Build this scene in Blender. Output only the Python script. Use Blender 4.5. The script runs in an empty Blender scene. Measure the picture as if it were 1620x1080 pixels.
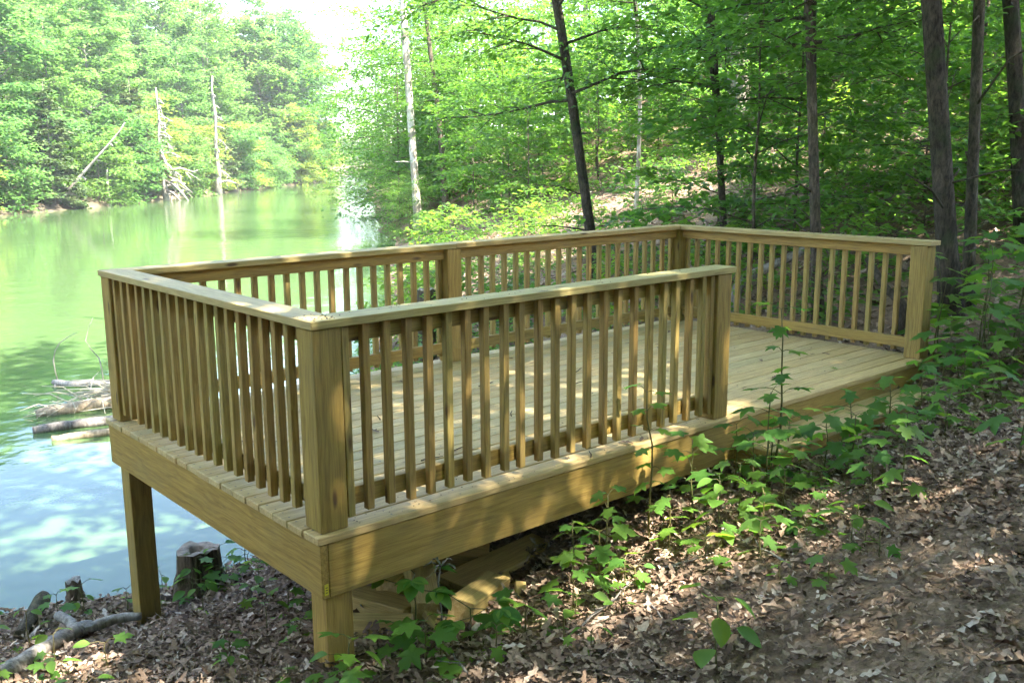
import bpy, bmesh, math, random
import numpy as np
from mathutils import Vector, Matrix

random.seed(7); rng = np.random.default_rng(7)
SC = bpy.context.scene
COL = SC.collection
PI = math.pi; R = math.radians

# ------------------------------------------------------------------ camera
CAM_POS = (-1.9856, -3.5798, 1.6494)
def make_camera():
    yaw, pitch, roll = 0.8541, 0.1900, -0.0062
    f = Vector((math.cos(yaw)*math.cos(pitch), math.sin(yaw)*math.cos(pitch), -math.sin(pitch)))
    rt = Vector((math.sin(yaw), -math.cos(yaw), 0)); up = rt.cross(f)
    r2 = math.cos(roll)*rt + math.sin(roll)*up; u2 = -math.sin(roll)*rt + math.cos(roll)*up
    cd = bpy.data.cameras.new('camera'); co = bpy.data.objects.new('camera', cd); COL.objects.link(co)
    cd.sensor_fit = 'HORIZONTAL'; cd.sensor_width = 36; cd.lens = 1527.44/1620*36
    cd.clip_start = 0.05; cd.clip_end = 2000
    m = Matrix((r2, u2, -f)).transposed().to_4x4(); m.translation = CAM_POS
    co.matrix_world = m; SC.camera = co
make_camera()

# ------------------------------------------------------------------ sky, sun, exposure
SUN_EL, SUN_AZ = R(58), (0.30, -0.954)            # horizontal direction towards the sun
SUN_STRENGTH, SKY_STRENGTH, EXPOSURE = 5.0, 0.15, 3.05
def make_world():
    w = bpy.data.worlds.new('World'); SC.world = w; w.use_nodes = True
    nt = w.node_tree; N = nt.nodes; L = nt.links; N.clear()
    out = N.new('ShaderNodeOutputWorld'); bg = N.new('ShaderNodeBackground'); bg.inputs[1].default_value = SKY_STRENGTH
    sky = N.new('ShaderNodeTexSky'); sky.sky_type = 'NISHITA'; sky.sun_disc = False
    sky.sun_elevation = SUN_EL; sky.sun_rotation = math.atan2(SUN_AZ[0], SUN_AZ[1]); sky.air_density = 1.0; sky.dust_density = 0.4; sky.ozone_density = 2.0
    tc = N.new('ShaderNodeTexCoord'); sep = N.new('ShaderNodeSeparateXYZ'); L.new(tc.outputs['Generated'], sep.inputs[0])
    ad = N.new('ShaderNodeMath'); ad.operation = 'ADD'; ad.inputs[1].default_value = 0.12; L.new(sep.outputs[2], ad.inputs[0])
    mx = N.new('ShaderNodeMath'); mx.operation = 'MAXIMUM'; mx.inputs[1].default_value = 0.05; L.new(ad.outputs[0], mx.inputs[0])
    dx = N.new('ShaderNodeMath'); dx.operation = 'DIVIDE'; L.new(sep.outputs[0], dx.inputs[0]); L.new(mx.outputs[0], dx.inputs[1])
    dy = N.new('ShaderNodeMath'); dy.operation = 'DIVIDE'; L.new(sep.outputs[1], dy.inputs[0]); L.new(mx.outputs[0], dy.inputs[1])
    cb = N.new('ShaderNodeCombineXYZ'); L.new(dx.outputs[0], cb.inputs[0]); L.new(dy.outputs[0], cb.inputs[1])
    no = N.new('ShaderNodeTexNoise'); no.inputs['Scale'].default_value = 1.1; no.inputs['Detail'].default_value = 7; no.inputs['Roughness'].default_value = 0.58
    L.new(cb.outputs[0], no.inputs['Vector'])
    rp = N.new('ShaderNodeValToRGB'); rp.color_ramp.elements[0].position = 0.52; rp.color_ramp.elements[1].position = 0.70
    L.new(no.outputs[0], rp.inputs[0])
    mix = N.new('ShaderNodeMix'); mix.data_type = 'RGBA'; L.new(rp.outputs[0], mix.inputs[0]); L.new(sky.outputs[0], mix.inputs[6])
    mix.inputs[7].default_value = (9.0, 9.3, 9.8, 1)
    L.new(mix.outputs[2], bg.inputs[0]); L.new(bg.outputs[0], out.inputs[0])
make_world()
def make_sun():
    d = bpy.data.lights.new('sun', 'SUN'); d.energy = SUN_STRENGTH; d.angle = R(0.5); d.color = (1, 0.95, 0.86)
    o = bpy.data.objects.new('sun', d); COL.objects.link(o)
    v = Vector((SUN_AZ[0]*math.cos(SUN_EL), SUN_AZ[1]*math.cos(SUN_EL), math.sin(SUN_EL)))
    o.rotation_euler = v.to_track_quat('Z', 'Y').to_euler(); o.location = (0, 0, 40)
make_sun()
SC.view_settings.view_transform = 'Standard'; SC.view_settings.look = 'None'
SC.view_settings.exposure = EXPOSURE; SC.view_settings.gamma = 1; SC.view_settings.use_curve_mapping = False
SC.render.engine = 'CYCLES'; SC.cycles.use_denoising = True
SC.cycles.max_bounces = 5; SC.cycles.diffuse_bounces = 3; SC.cycles.transmission_bounces = 3; SC.cycles.glossy_bounces = 3
SC.cycles.transparent_max_bounces = 8; SC.cycles.sample_clamp_indirect = 6
SC.cycles.use_light_tree = False; SC.cycles.adaptive_threshold = 0.03; SC.cycles.volume_bounces = 0

# ------------------------------------------------------------------ materials
def newmat(name):
    m = bpy.data.materials.new(name); m.use_nodes = True; nt = m.node_tree
    b = nt.nodes['Principled BSDF']; return m, nt.nodes, nt.links, b
def ramp(N, stops):
    r = N.new('ShaderNodeValToRGB'); e = r.color_ramp.elements
    while len(e) < len(stops): e.new(0.5)
    for k, (p, c) in enumerate(stops): e[k].position = p; e[k].color = (*c, 1)
    return r
def mixc(N, L, fac, a, b, blend='MIX'):
    m = N.new('ShaderNodeMix'); m.data_type = 'RGBA'; m.blend_type = blend
    for sock, v in ((0, fac), (6, a), (7, b)):
        if hasattr(v, 'is_linked'): L.new(v, m.inputs[sock])
        else: m.inputs[sock].default_value = v if sock == 0 else (*v, 1)
    return m.outputs[2]
def noise(N, L, vec, scale, detail=4, rough=0.55):
    n = N.new('ShaderNodeTexNoise'); n.inputs['Scale'].default_value = scale; n.inputs['Detail'].default_value = detail
    n.inputs['Roughness'].default_value = rough
    if vec is not None: L.new(vec, n.inputs['Vector'])
    return n
def mapping(N, L, vec, scale):
    m = N.new('ShaderNodeMapping'); m.inputs['Scale'].default_value = scale; L.new(vec, m.inputs['Vector']); return m.outputs[0]
def bump(N, L, b, h, strength, dist):
    bp = N.new('ShaderNodeBump'); bp.inputs['Strength'].default_value = strength; bp.inputs['Distance'].default_value = dist
    L.new(h, bp.inputs['Height']); L.new(bp.outputs[0], b.inputs['Normal'])

def mat_wood(name, lo, hi, tints, knots=0.13, rough=0.62, stain=0.35):
    """pressure treated pine, grain along the local X axis"""
    m, N, L, b = newmat(name)
    tc = N.new('ShaderNodeTexCoord'); oi = N.new('ShaderNodeObjectInfo')
    mu = N.new('ShaderNodeMath'); mu.operation = 'MULTIPLY'; mu.inputs[1].default_value = 57.3; L.new(oi.outputs['Random'], mu.inputs[0])
    ad = N.new('ShaderNodeVectorMath'); ad.operation = 'ADD'; L.new(tc.outputs['Object'], ad.inputs[0]); L.new(mu.outputs[0], ad.inputs[1])
    base = ad.outputs[0]
    warp = noise(N, L, mapping(N, L, base, (1.3, 4, 4)), 1.6, 2)
    wv = N.new('ShaderNodeVectorMath'); wv.operation = 'MULTIPLY_ADD'; L.new(warp.outputs['Color'], wv.inputs[0])
    wv.inputs[1].default_value = (0.0, 0.10, 0.10); L.new(base, wv.inputs[2])
    grain = noise(N, L, mapping(N, L, wv.outputs[0], (1.1, 34, 34)), 1.5, 5, 0.6)
    fine = noise(N, L, mapping(N, L, base, (6, 170, 170)), 1.0, 3, 0.6)
    r1 = ramp(N, [(0.30, lo), (0.62, hi)]); L.new(grain.outputs[0], r1.inputs[0])
    tr = ramp(N, [(k/max(1, len(tints)-1), t) for k, t in enumerate(tints)]); tr.color_ramp.interpolation = 'LINEAR'; L.new(oi.outputs['Random'], tr.inputs[0])
    c = mixc(N, L, 1.0, r1.outputs[0], tr.outputs[0], 'MULTIPLY')
    fr = ramp(N, [(0.3, (0.68, 0.66, 0.62)), (0.7, (1.12, 1.10, 1.05))]); L.new(fine.outputs[0], fr.inputs[0])
    c = mixc(N, L, 0.9, c, fr.outputs[0], 'MULTIPLY')
    # blotches of green-grey treatment
    bl = noise(N, L, mapping(N, L, base, (2.2, 5, 5)), 1.4, 4)
    br = ramp(N, [(0.48, (0, 0, 0)), (0.75, (1, 1, 1))]); L.new(bl.outputs[0], br.inputs[0])
    bm = N.new('ShaderNodeMath'); bm.operation = 'MULTIPLY'; bm.inputs[1].default_value = stain; L.new(br.outputs[0], bm.inputs[0])
    c = mixc(N, L, bm.outputs[0], c, (0.20, 0.160, 0.072))
    # knots
    vo = N.new('ShaderNodeTexVoronoi'); vo.inputs['Scale'].default_value = 1.0; L.new(mapping(N, L, base, (2.2, 8, 8)), vo.inputs['Vector'])
    kr = ramp(N, [(knots*0.45, (1, 1, 1)), (knots, (0, 0, 0))]); L.new(vo.outputs['Distance'], kr.inputs[0])
    c = mixc(N, L, kr.outputs[0], c, (0.10, 0.055, 0.02))
    L.new(c, b.inputs['Base Color']); b.inputs['Roughness'].default_value = rough; b.inputs['Specular IOR Level'].default_value = 0.3
    hs = N.new('ShaderNodeMath'); hs.operation = 'ADD'; L.new(grain.outputs[0], hs.inputs[0]); L.new(fine.outputs[0], hs.inputs[1])
    bump(N, L, b, hs.outputs[0], 0.35, 0.0012)
    return m
T3 = [(1.08, 1.02, 0.92), (0.90, 0.96, 0.84), (1.04, 0.94, 0.82), (0.88, 0.90, 0.84), (1.1, 1.04, 0.98)]
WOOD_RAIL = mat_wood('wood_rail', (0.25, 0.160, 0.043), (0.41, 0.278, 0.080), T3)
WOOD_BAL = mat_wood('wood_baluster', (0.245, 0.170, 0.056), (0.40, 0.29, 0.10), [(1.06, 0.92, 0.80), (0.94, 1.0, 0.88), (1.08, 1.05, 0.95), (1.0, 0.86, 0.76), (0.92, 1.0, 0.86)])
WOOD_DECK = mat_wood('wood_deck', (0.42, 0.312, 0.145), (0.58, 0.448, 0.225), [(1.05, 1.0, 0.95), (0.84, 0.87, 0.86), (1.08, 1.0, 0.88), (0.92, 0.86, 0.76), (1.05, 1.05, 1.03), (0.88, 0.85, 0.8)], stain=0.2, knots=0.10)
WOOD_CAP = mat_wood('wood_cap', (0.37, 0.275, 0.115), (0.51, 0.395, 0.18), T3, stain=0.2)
WOOD_OFFCUT = mat_wood('wood_offcut', (0.42, 0.29, 0.11), (0.58, 0.42, 0.18), T3, stain=0.1)

def mat_bark(name, dark, light, scale=(16, 16, 5), patch=None, bumpd=0.03, moss=0.0):
    m, N, L, b = newmat(name)
    tc = N.new('ShaderNodeTexCoord'); v = tc.outputs['Object']
    n1 = noise(N, L, mapping(N, L, v, scale), 2.2, 8, 0.75)
    r1 = ramp(N, [(0.38, dark), (0.62, light)]); L.new(n1.outputs[0], r1.inputs[0]); c = r1.outputs[0]
    nb = noise(N, L, v, 1.7, 3); rb = ramp(N, [(0.35, (0.62, 0.62, 0.6)), (0.65, (1.25, 1.22, 1.2))]); L.new(nb.outputs[0], rb.inputs[0]); c = mixc(N, L, 1.0, c, rb.outputs[0], 'MULTIPLY')
    if patch:
        n2 = noise(N, L, mapping(N, L, v, (3, 3, 1.3)), 1.6, 4)
        r2 = ramp(N, [(0.47, (0, 0, 0)), (0.54, (1, 1, 1))]); L.new(n2.outputs[0], r2.inputs[0]); c = mixc(N, L, r2.outputs[0], c, patch)
    if moss:
        n3 = noise(N, L, v, 3.0, 5); r3 = ramp(N, [(0.5, (0, 0, 0)), (0.65, (moss, moss, moss))]); L.new(n3.outputs[0], r3.inputs[0])
        c = mixc(N, L, r3.outputs[0], c, (0.06, 0.09, 0.03))
    L.new(c, b.inputs['Base Color']); b.inputs['Roughness'].default_value = 0.9; b.inputs['Specular IOR Level'].default_value = 0.15
    bump(N, L, b, n1.outputs[0], 0.9, bumpd)
    return m
BARK_DARK = mat_bark('bark_dark', (0.035, 0.028, 0.020), (0.13, 0.105, 0.075), moss=0.5)
BARK_BROWN = mat_bark('bark_brown', (0.05, 0.04, 0.028), (0.19, 0.15, 0.105), moss=0.4)
BARK_GREY = mat_bark('bark_grey', (0.12, 0.10, 0.08), (0.32, 0.28, 0.23), patch=(0.20, 0.19, 0.15))
BARK_PALE = mat_bark('bark_pale', (0.36, 0.32, 0.26), (0.62, 0.58, 0.50), patch=(0.26, 0.22, 0.16), bumpd=0.006)
DEADWOOD = mat_bark('dead_wood', (0.16, 0.14, 0.12), (0.42, 0.38, 0.33), (14, 14, 1.2), bumpd=0.012)
DEADDARK = mat_bark('wet_dead_wood', (0.07, 0.06, 0.05), (0.26, 0.235, 0.21), (14, 14, 3), bumpd=0.012)
DRIFT = mat_bark('drift_wood', (0.18, 0.14, 0.09), (0.38, 0.31, 0.22), (14, 14, 1.2), bumpd=0.008)
STRAW = mat_bark('dry_stalks', (0.48, 0.41, 0.29), (0.70, 0.62, 0.48), (5, 5, 5), bumpd=0.003)
ROTTEN = mat_bark('rotten_wood', (0.05, 0.035, 0.022), (0.20, 0.15, 0.10), (16, 16, 2), bumpd=0.02, moss=0.4)
STUMPTOP = mat_bark('stump_top', (0.16, 0.12, 0.09), (0.36, 0.30, 0.24), (7, 7, 7), bumpd=0.01)
ENDGRAIN = mat_bark('end_grain', (0.40, 0.27, 0.10), (0.62, 0.46, 0.22), (18, 18, 18), bumpd=0.002)

def mat_leaf(name, cols, trans, tfac=0.42, rough=0.45, varobj=0.35):
    m, N, L, b = newmat(name)
    g = N.new('ShaderNodeNewGeometry'); oi = N.new('ShaderNodeObjectInfo')
    r1 = ramp(N, [(k/(len(cols)-1), c) for k, c in enumerate(cols)]); L.new(g.outputs['Random Per Island'], r1.inputs[0])
    ob = ramp(N, [(0, (0.80, 0.92, 0.85)), (0.5, (1, 1, 1)), (1, (1.18, 1.06, 0.8))]); L.new(oi.outputs['Random'], ob.inputs[0])
    c = mixc(N, L, varobj*2, r1.outputs[0], ob.outputs[0], 'MULTIPLY')
    L.new(c, b.inputs['Base Color']); b.inputs['Roughness'].default_value = rough; b.inputs['Specular IOR Level'].default_value = 0.25
    t = N.new('ShaderNodeBsdfTranslucent')
    r2 = ramp(N, [(0, tuple(x*0.75 for x in trans)), (1, tuple(min(1, x*1.2) for x in trans))]); L.new(g.outputs['Random Per Island'], r2.inputs[0])
    tcx = mixc(N, L, varobj*2, r2.outputs[0], ob.outputs[0], 'MULTIPLY'); L.new(tcx, t.inputs[0])
    ms = N.new('ShaderNodeMixShader'); ms.inputs[0].default_value = tfac
    L.new(b.outputs[0], ms.inputs[1]); L.new(t.outputs[0], ms.inputs[2]); L.new(ms.outputs[0], N['Material Output'].inputs[0])
    return m
LEAF_CANOPY = mat_leaf('leaf_canopy', [(0.045, 0.10, 0.018), (0.06, 0.13, 0.022), (0.09, 0.16, 0.028)], (0.20, 0.42, 0.045), 0.42)
LEAF_SAPLING = mat_leaf('leaf_sapling', [(0.040, 0.115, 0.020), (0.060, 0.145, 0.026), (0.095, 0.18, 0.032)], (0.24, 0.47, 0.05), 0.46)
LEAF_FAR = mat_leaf('leaf_far', [(0.045, 0.11, 0.03), (0.07, 0.15, 0.035), (0.10, 0.18, 0.04)], (0.26, 0.50, 0.11), 0.42, varobj=.5)
LEAF_FARY = mat_leaf('leaf_far_yellow', [(0.09, 0.15, 0.03), (0.12, 0.19, 0.035), (0.16, 0.21, 0.04)], (0.45, 0.56, 0.08), 0.45)
LEAF_CEDAR = mat_leaf('leaf_cedar', [(0.05, 0.09, 0.03), (0.08, 0.12, 0.04), (0.10, 0.13, 0.05)], (0.15, 0.22, 0.05), 0.2)
LEAF_MAPLE = mat_leaf('leaf_maple', [(0.05, 0.135, 0.022), (0.07, 0.165, 0.028)], (0.25, 0.5, 0.05), 0.45, 0.6)
LEAF_FRESH = mat_leaf('leaf_fresh', [(0.085, 0.185, 0.03), (0.12, 0.22, 0.035)], (0.36, 0.58, 0.05), 0.46, 0.5)
STEM = mat_leaf('stem_green', [(0.10, 0.10, 0.03), (0.14, 0.12, 0.05)], (0.1, 0.1, 0.03), 0.05)

def mat_litter():
    m, N, L, b = newmat('leaf_litter')
    g = N.new('ShaderNodeNewGeometry')
    r1 = ramp(N, [(0, (0.09, 0.056, 0.036)), (0.25, (0.18, 0.118, 0.077)), (0.55, (0.29, 0.198, 0.132)), (0.8, (0.38, 0.272, 0.188)), (0.95, (0.48, 0.375, 0.275)), (1, (0.6, 0.51, 0.41))])
    L.new(g.outputs['Random Per Island'], r1.inputs[0])
    tc = N.new('ShaderNodeTexCoord'); n = noise(N, L, tc.outputs['Object'], 60, 3)
    r2 = ramp(N, [(0.3, (0.7, 0.7, 0.7)), (0.7, (1.12, 1.1, 1.1))]); L.new(n.outputs[0], r2.inputs[0])
    c = mixc(N, L, 1.0, r1.outputs[0], r2.outputs[0], 'MULTIPLY')
    L.new(c, b.inputs['Base Color']); b.inputs['Roughness'].default_value = 0.75; b.inputs['Specular IOR Level'].default_value = 0.2
    return m
LITTER = mat_litter()
def mat_soil(name, lo, hi):
    m, N, L, b = newmat(name)
    tc = N.new('ShaderNodeTexCoord'); v = tc.outputs['Object']
    n1 = noise(N, L, v, 1.1, 6); n2 = noise(N, L, v, 26, 6, 0.7)
    r1 = ramp(N, [(0.35, lo), (0.65, hi)]); L.new(n1.outputs[0], r1.inputs[0])
    r2 = ramp(N, [(0.32, (0.5, 0.48, 0.46)), (0.68, (1.4, 1.35, 1.3))]); L.new(n2.outputs[0], r2.inputs[0])
    L.new(mixc(N, L, 1.0, r1.outputs[0], r2.outputs[0], 'MULTIPLY'), b.inputs['Base Color']); b.inputs['Roughness'].default_value = 0.95
    b.inputs['Specular IOR Level'].default_value = 0.1
    bump(N, L, b, n2.outputs[0], 1.0, 0.03); return m
SOIL = mat_soil('soil', (0.16, 0.112, 0.074), (0.30, 0.215, 0.145)); BANK = mat_soil('bank_soil', (0.08, 0.065, 0.045), (0.17, 0.135, 0.09))
def mat_water():
    m, N, L, b = newmat('lake_water')
    tc = N.new('ShaderNodeTexCoord'); v = tc.outputs['Object']
    n0 = noise(N, L, v, 0.05, 3); r0 = ramp(N, [(0.3, (0.054, 0.094, 0.034)), (0.7, (0.070, 0.114, 0.042))]); L.new(n0.outputs[0], r0.inputs[0])
    L.new(r0.outputs[0], b.inputs['Base Color']); b.inputs['Roughness'].default_value = 0.04; b.inputs['IOR'].default_value = 1.333
    a = noise(N, L, mapping(N, L, v, (0.9, 0.9, 1)), 1.3, 3, 0.5); c = noise(N, L, mapping(N, L, v, (1, 1, 1)), 7, 3, 0.5)
    big = noise(N, L, v, 0.07, 2); br = ramp(N, [(0.38, (0.15, 0.15, 0.15)), (0.66, (1, 1, 1))]); L.new(big.outputs[0], br.inputs[0])
    ad = N.new('ShaderNodeMath'); ad.operation = 'MULTIPLY_ADD'; ad.inputs[1].default_value = 0.16; L.new(c.outputs[0], ad.inputs[0]); L.new(a.outputs[0], ad.inputs[2])
    mu = N.new('ShaderNodeMath'); mu.operation = 'MULTIPLY'; L.new(ad.outputs[0], mu.inputs[0]); L.new(br.outputs[0], mu.inputs[1])
    bump(N, L, b, mu.outputs[0], 0.75, 0.045)
    return m
WATER = mat_water()
def mat_plain(name, col, rough=0.5):
    m, N, L, b = newmat(name); b.inputs['Base Color'].default_value = (*col, 1); b.inputs['Roughness'].default_value = rough; return m
SCREW = mat_plain('screw_head', (0.10, 0.085, 0.06), 0.5); TAG_Y = mat_plain('tag_yellow', (0.62, 0.50, 0.03)); INK = mat_plain('tag_ink', (0.02, 0.02, 0.02))

# ------------------------------------------------------------------ object helpers
def tag(o, label=None, cat=None, group=None, kind=None):
    for k, v in (('label', label), ('category', cat), ('group', group), ('kind', kind)):
        if v: o[k] = v
    return o
def link(name, me, parent=None, loc=(0, 0, 0)):
    o = bpy.data.objects.new(name, me); COL.objects.link(o); o.location = loc
    if parent: o.parent = parent
    return o
def empty(name, loc, label, cat, group=None, rz=0, sc=1):
    o = bpy.data.objects.new(name, None); COL.objects.link(o); o.empty_display_size = 0.1
    o.location = loc; o.rotation_euler = (0, 0, rz); o.scale = (sc, sc, sc); return tag(o, label, cat, group)
def mesh_np(name, V, F, mat, smooth=False):
    """F: (n,k) array, all polygons of the same size"""
    me = bpy.data.meshes.new(name); V = np.asarray(V, np.float32); F = np.asarray(F, np.int32); n, k = F.shape
    me.vertices.add(len(V)); me.vertices.foreach_set('co', V.ravel())
    me.loops.add(n*k); me.loops.foreach_set('vertex_index', F.ravel())
    me.polygons.add(n); me.polygons.foreach_set('loop_start', np.arange(0, n*k, k, dtype=np.int32))
    if smooth: me.polygons.foreach_set('use_smooth', np.ones(n, bool))
    me.update(calc_edges=True); me.validate(); me.materials.append(mat); return me
class Geo:
    def __init__(s): s.V = []; s.F = []; s.M = []
    def add(s, V, F, m=0):
        o = len(s.V); s.V += [tuple(v) for v in V]; s.F += [tuple(i+o for i in f) for f in F]; s.M += [m]*len(F)
    def tube(s, pts, rad, k=7, cap=True, jit=0.0, m=0):
        P = [Vector(p) for p in pts]; n = len(P); V = []; F = []
        ref = Vector((0.31, 0.95, 0.11))
        for i in range(n):
            t = (P[min(i+1, n-1)] - P[max(i-1, 0)]).normalized()
            if abs(t.dot(ref)) > 0.97: ref = Vector((0.9, 0.1, 0.3))
            a = t.cross(ref).normalized(); b = t.cross(a)
            for j in range(k):
                an = 2*PI*j/k; rr = rad[i]*(1 + (random.uniform(-jit, jit) if jit else 0))
                V.append(P[i] + (a*math.cos(an) + b*math.sin(an))*rr)
        for i in range(n-1):
            for j in range(k): F.append((i*k+j, i*k+(j+1) % k, (i+1)*k+(j+1) % k, (i+1)*k+j))
        if cap:
            F.append(tuple(range(k))[::-1]); F.append(tuple((n-1)*k+j for j in range(k)))
        s.add(V, F, m)
    def mesh(s, name, mats, smooth=True):
        me = bpy.data.meshes.new(name); me.from_pydata(s.V, [], s.F)
        for m in (mats if isinstance(mats, (list, tuple)) else [mats]): me.materials.append(m)
        me.polygons.foreach_set('material_index', np.array(s.M, np.int32))
        if smooth: me.polygons.foreach_set('use_smooth', np.ones(len(s.F), bool))
        me.update(); return me
def wob(p0, p1, n, amp, seed=None):
    r = random.Random(seed); p0 = Vector(p0); p1 = Vector(p1); L_ = (p1-p0).length; out = []
    o = Vector((0, 0, 0))
    for i in range(n+1):
        t = i/n
        if 0 < i: o = o*0.75 + Vector((r.uniform(-1, 1), r.uniform(-1, 1), r.uniform(-.5, .5)))*amp*L_
        out.append(p0.lerp(p1, t) + o*(1 if i < n else 0.5))
    return out

# leaf shapes: x along the leaf, y across, z normal
T_DIAMOND = (np.array([(0, 0, 0), (.45, .30, .05), (1, 0, -.12), (.45, -.30, .05)]), np.array([(0, 1, 2), (0, 2, 3)]))
T_OVAL = (np.array([(0, 0, 0), (.28, .25, .05), (.70, .22, .02), (1, 0, -.14), (.70, -.22, .02), (.28, -.25, .05)]), np.array([(0, 1, 2), (0, 2, 3), (0, 3, 4), (0, 4, 5)]))
def dead_template(curl, seed):
    r = random.Random(seed)
    half = [(0.02, 0.03), (0.22, 0.20), (0.34, 0.10), (0.52, 0.27), (0.66, 0.12), (0.84, 0.16)]
    up = [(x, y*r.uniform(.7, 1.3)) for x, y in half]; dn = [(x, -y*r.uniform(.7, 1.3)) for x, y in half]
    pts = [(0, 0)] + up + [(1, 0)] + dn[::-1]
    V = [(x, y*(1-0.35*abs(curl)), curl*2.4*y*y - 0.35*curl*(x-.5)**2 + r.uniform(-.04, .04)) for x, y in pts]
    V.append((.5, 0, -0.03)); c = len(V)-1
    return np.array(V), np.array([(c, i, (i+1) % c) for i in range(c)])
def leafcloud(pos, nrm, axis, size, tmpl):
    """bulk leaves: one small polygon patch each"""
    TV, TF = tmpl; n = len(pos)
    nrm = nrm/np.linalg.norm(nrm, axis=1, keepdims=True)
    t = axis - (axis*nrm).sum(1, keepdims=True)*nrm; t /= np.linalg.norm(t, axis=1, keepdims=True)+1e-9
    b = np.cross(nrm, t); s = size[:, None, None]
    V = pos[:, None] + s*(TV[None, :, 0:1]*t[:, None] + TV[None, :, 1:2]*b[:, None] + TV[None, :, 2:3]*nrm[:, None])
    F = TF[None] + (np.arange(n)*len(TV))[:, None, None]
    return V.reshape(-1, 3), F.reshape(-1, TF.shape[1])

# ------------------------------------------------------------------ terrain
SHORE = np.array([(-90, 40), (-25, 13), (-12, 7.5), (-6, 5.2), (-3, 4.3), (-.56, 3.58), (-.09, 3.43), (.54, 3.2), (1.23, 3.3), (3, 5.0), (5.2, 7.9), (10, 14.5), (18.6, 26.5), (30, 45), (45, 70), (75, 115), (130, 190), (220, 250)], float)
WL = -1.5
CP = np.array([(-0.56, 3.58, -1.5), (-.09, 3.43, -1.5), (.54, 3.2, -1.5), (1.23, 3.3, -1.5), (3, 5.0, -1.5), (5.2, 7.9, -1.5), (10, 14.5, -1.5), (18.6, 26.5, -1.5), (30, 45, -1.5), (45, 70, -1.5),
 (-3, 4.3, -1.5), (-6, 5.2, -1.5), (-12, 7.5, -1.5), (-3, 6.3, -2.3), (0, 5.8, -2.3), (3, 8, -2.4), (8, 15, -2.4), (16, 29, -2.5), (-12, 10.5, -2.4), (28, 50, -2.5),
 (.1, 2.45, -1.37), (.1, .1, -.70), (1.3, 0, -.66), (2.4, -.1, -.43), (3.1, -.1, -.36), (4.4, -.3, -.27), (5.6, -.2, -.12), (2.7, 2.8, -.78), (5.6, 2.8, -.32), (4, 2.8, -.5), (1.3, 1.5, -1.02), (3, 1.4, -.6),
 (-2, -3.6, .02), (0, -3.6, .12), (-1, -1.5, -.42), (1, -1.5, -.36), (3, -1.8, -.0), (5, -2.2, .22), (7, -2, .55), (2, -3.5, .2), (-4, -1, -.75), (-4, -5, .2),
 (7, 0.5, .1), (7.5, 3, -.1), (7.5, 5.5, -.45), (6.5, 6.5, -.8), (10, 2, .7), (10, 5, .35), (11, 9, .0), (14, 13, .15), (15, 5, 1.7), (14, 0, 1.9), (10, -3, 1.5), (16, 16, .1), (22, 18, 1.9), (22, 10, 3.3), (25, 2, 4.9), (18, -6, 4), (30, 25, 4), (32, 12, 7), (40, 40, 4), (50, 60, 5), (45, 15, 11), (30, -10, 8), (0, -12, 1.6), (-12, -12, 1.2), (12, -14, 4.5), (-14, 0, -.3)])
def _rbf():
    n = len(CP); X = CP[:, :2]; D = ((X[:, None]-X[None])**2).sum(-1); K = -np.sqrt(D+.09)
    P = np.c_[np.ones(n), X]; A = np.zeros((n+3, n+3)); A[:n, :n] = K - .02*np.eye(n); A[:n, n:] = P; A[n:, :n] = P.T
    return np.linalg.solve(A, np.r_[CP[:, 2], 0, 0, 0])
RBF = _rbf()
def shore_dist(x, y):
    """signed distance to the shoreline, positive on the land (deck) side"""
    p = np.stack([x, y], -1); best = np.full(len(x), 1e9); sg = np.ones(len(x))
    for a, b in zip(SHORE[:-1], SHORE[1:]):
        d = b-a; t = np.clip(((p-a)@d)/(d@d), 0, 1); c = a + t[:, None]*d; e = p-c; ds = np.hypot(e[:, 0], e[:, 1])
        s = np.sign(d[1]*e[:, 0] - d[0]*e[:, 1]); m = ds < best; best[m] = ds[m]; sg[m] = s[m]
    return best*sg
def ground_z(x, y):
    x = np.atleast_1d(np.asarray(x, float)); y = np.atleast_1d(np.asarray(y, float)); n = len(CP)
    d = -np.sqrt((x[:, None]-CP[:, 0])**2 + (y[:, None]-CP[:, 1])**2 + .09)
    z = d@RBF[:n] + RBF[n] + RBF[n+1]*x + RBF[n+2]*y
    sd = shore_dist(x, y)
    prof = WL + np.clip(np.maximum(sd, 0)*0.28, 0, 22)
    w = np.clip((np.hypot(x, y)-42)/22, 0, 1); w = w*w*(3-2*w)
    z = z*(1-w) + prof*w
    z = np.where(sd < 0, np.minimum(z, WL - np.minimum(-sd*0.28, 3.0)), np.maximum(z, WL + np.minimum(sd*.12, .05)))
    near = np.clip(1 - np.hypot(x-1, y)/25, 0, 1)
    z = z + near*(0.022*np.sin(x*2.3+1.3*y) + 0.018*np.sin(3.7*y-1.9*x+.7) + .012*np.sin(7.1*x+5.3*y))*(sd > .3)
    return z
def gz(x, y): return float(ground_z(x, y)[0])
def axis_pts(lo, hi, c0, c1, fine):
    a = list(np.arange(c0, c1, fine)); s = fine
    v = c1
    while v < hi: a.append(v); s *= 1.13; v += s
    a.append(hi); s = fine; v = c0
    while v > lo: s *= 1.13; v -= s; a.insert(0, max(v, lo))
    return np.array(sorted(set(a)))
def build_ground():
    xs = axis_pts(-90, 260, -4, 14, .16); ys = axis_pts(-90, 260, -5, 14, .16)
    X, Y = np.meshgrid(xs, ys); Z = ground_z(X.ravel(), Y.ravel()); V = np.stack([X.ravel(), Y.ravel(), Z], -1)
    nx, ny = len(xs), len(ys); i = np.arange(nx-1)[None] + nx*np.arange(ny-1)[:, None]; i = i.ravel()
    F = np.stack([i, i+1, i+nx+1, i+nx], -1)
    tag(link('ground', mesh_np('ground', V, F, SOIL, True)), kind='structure')
build_ground()
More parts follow.
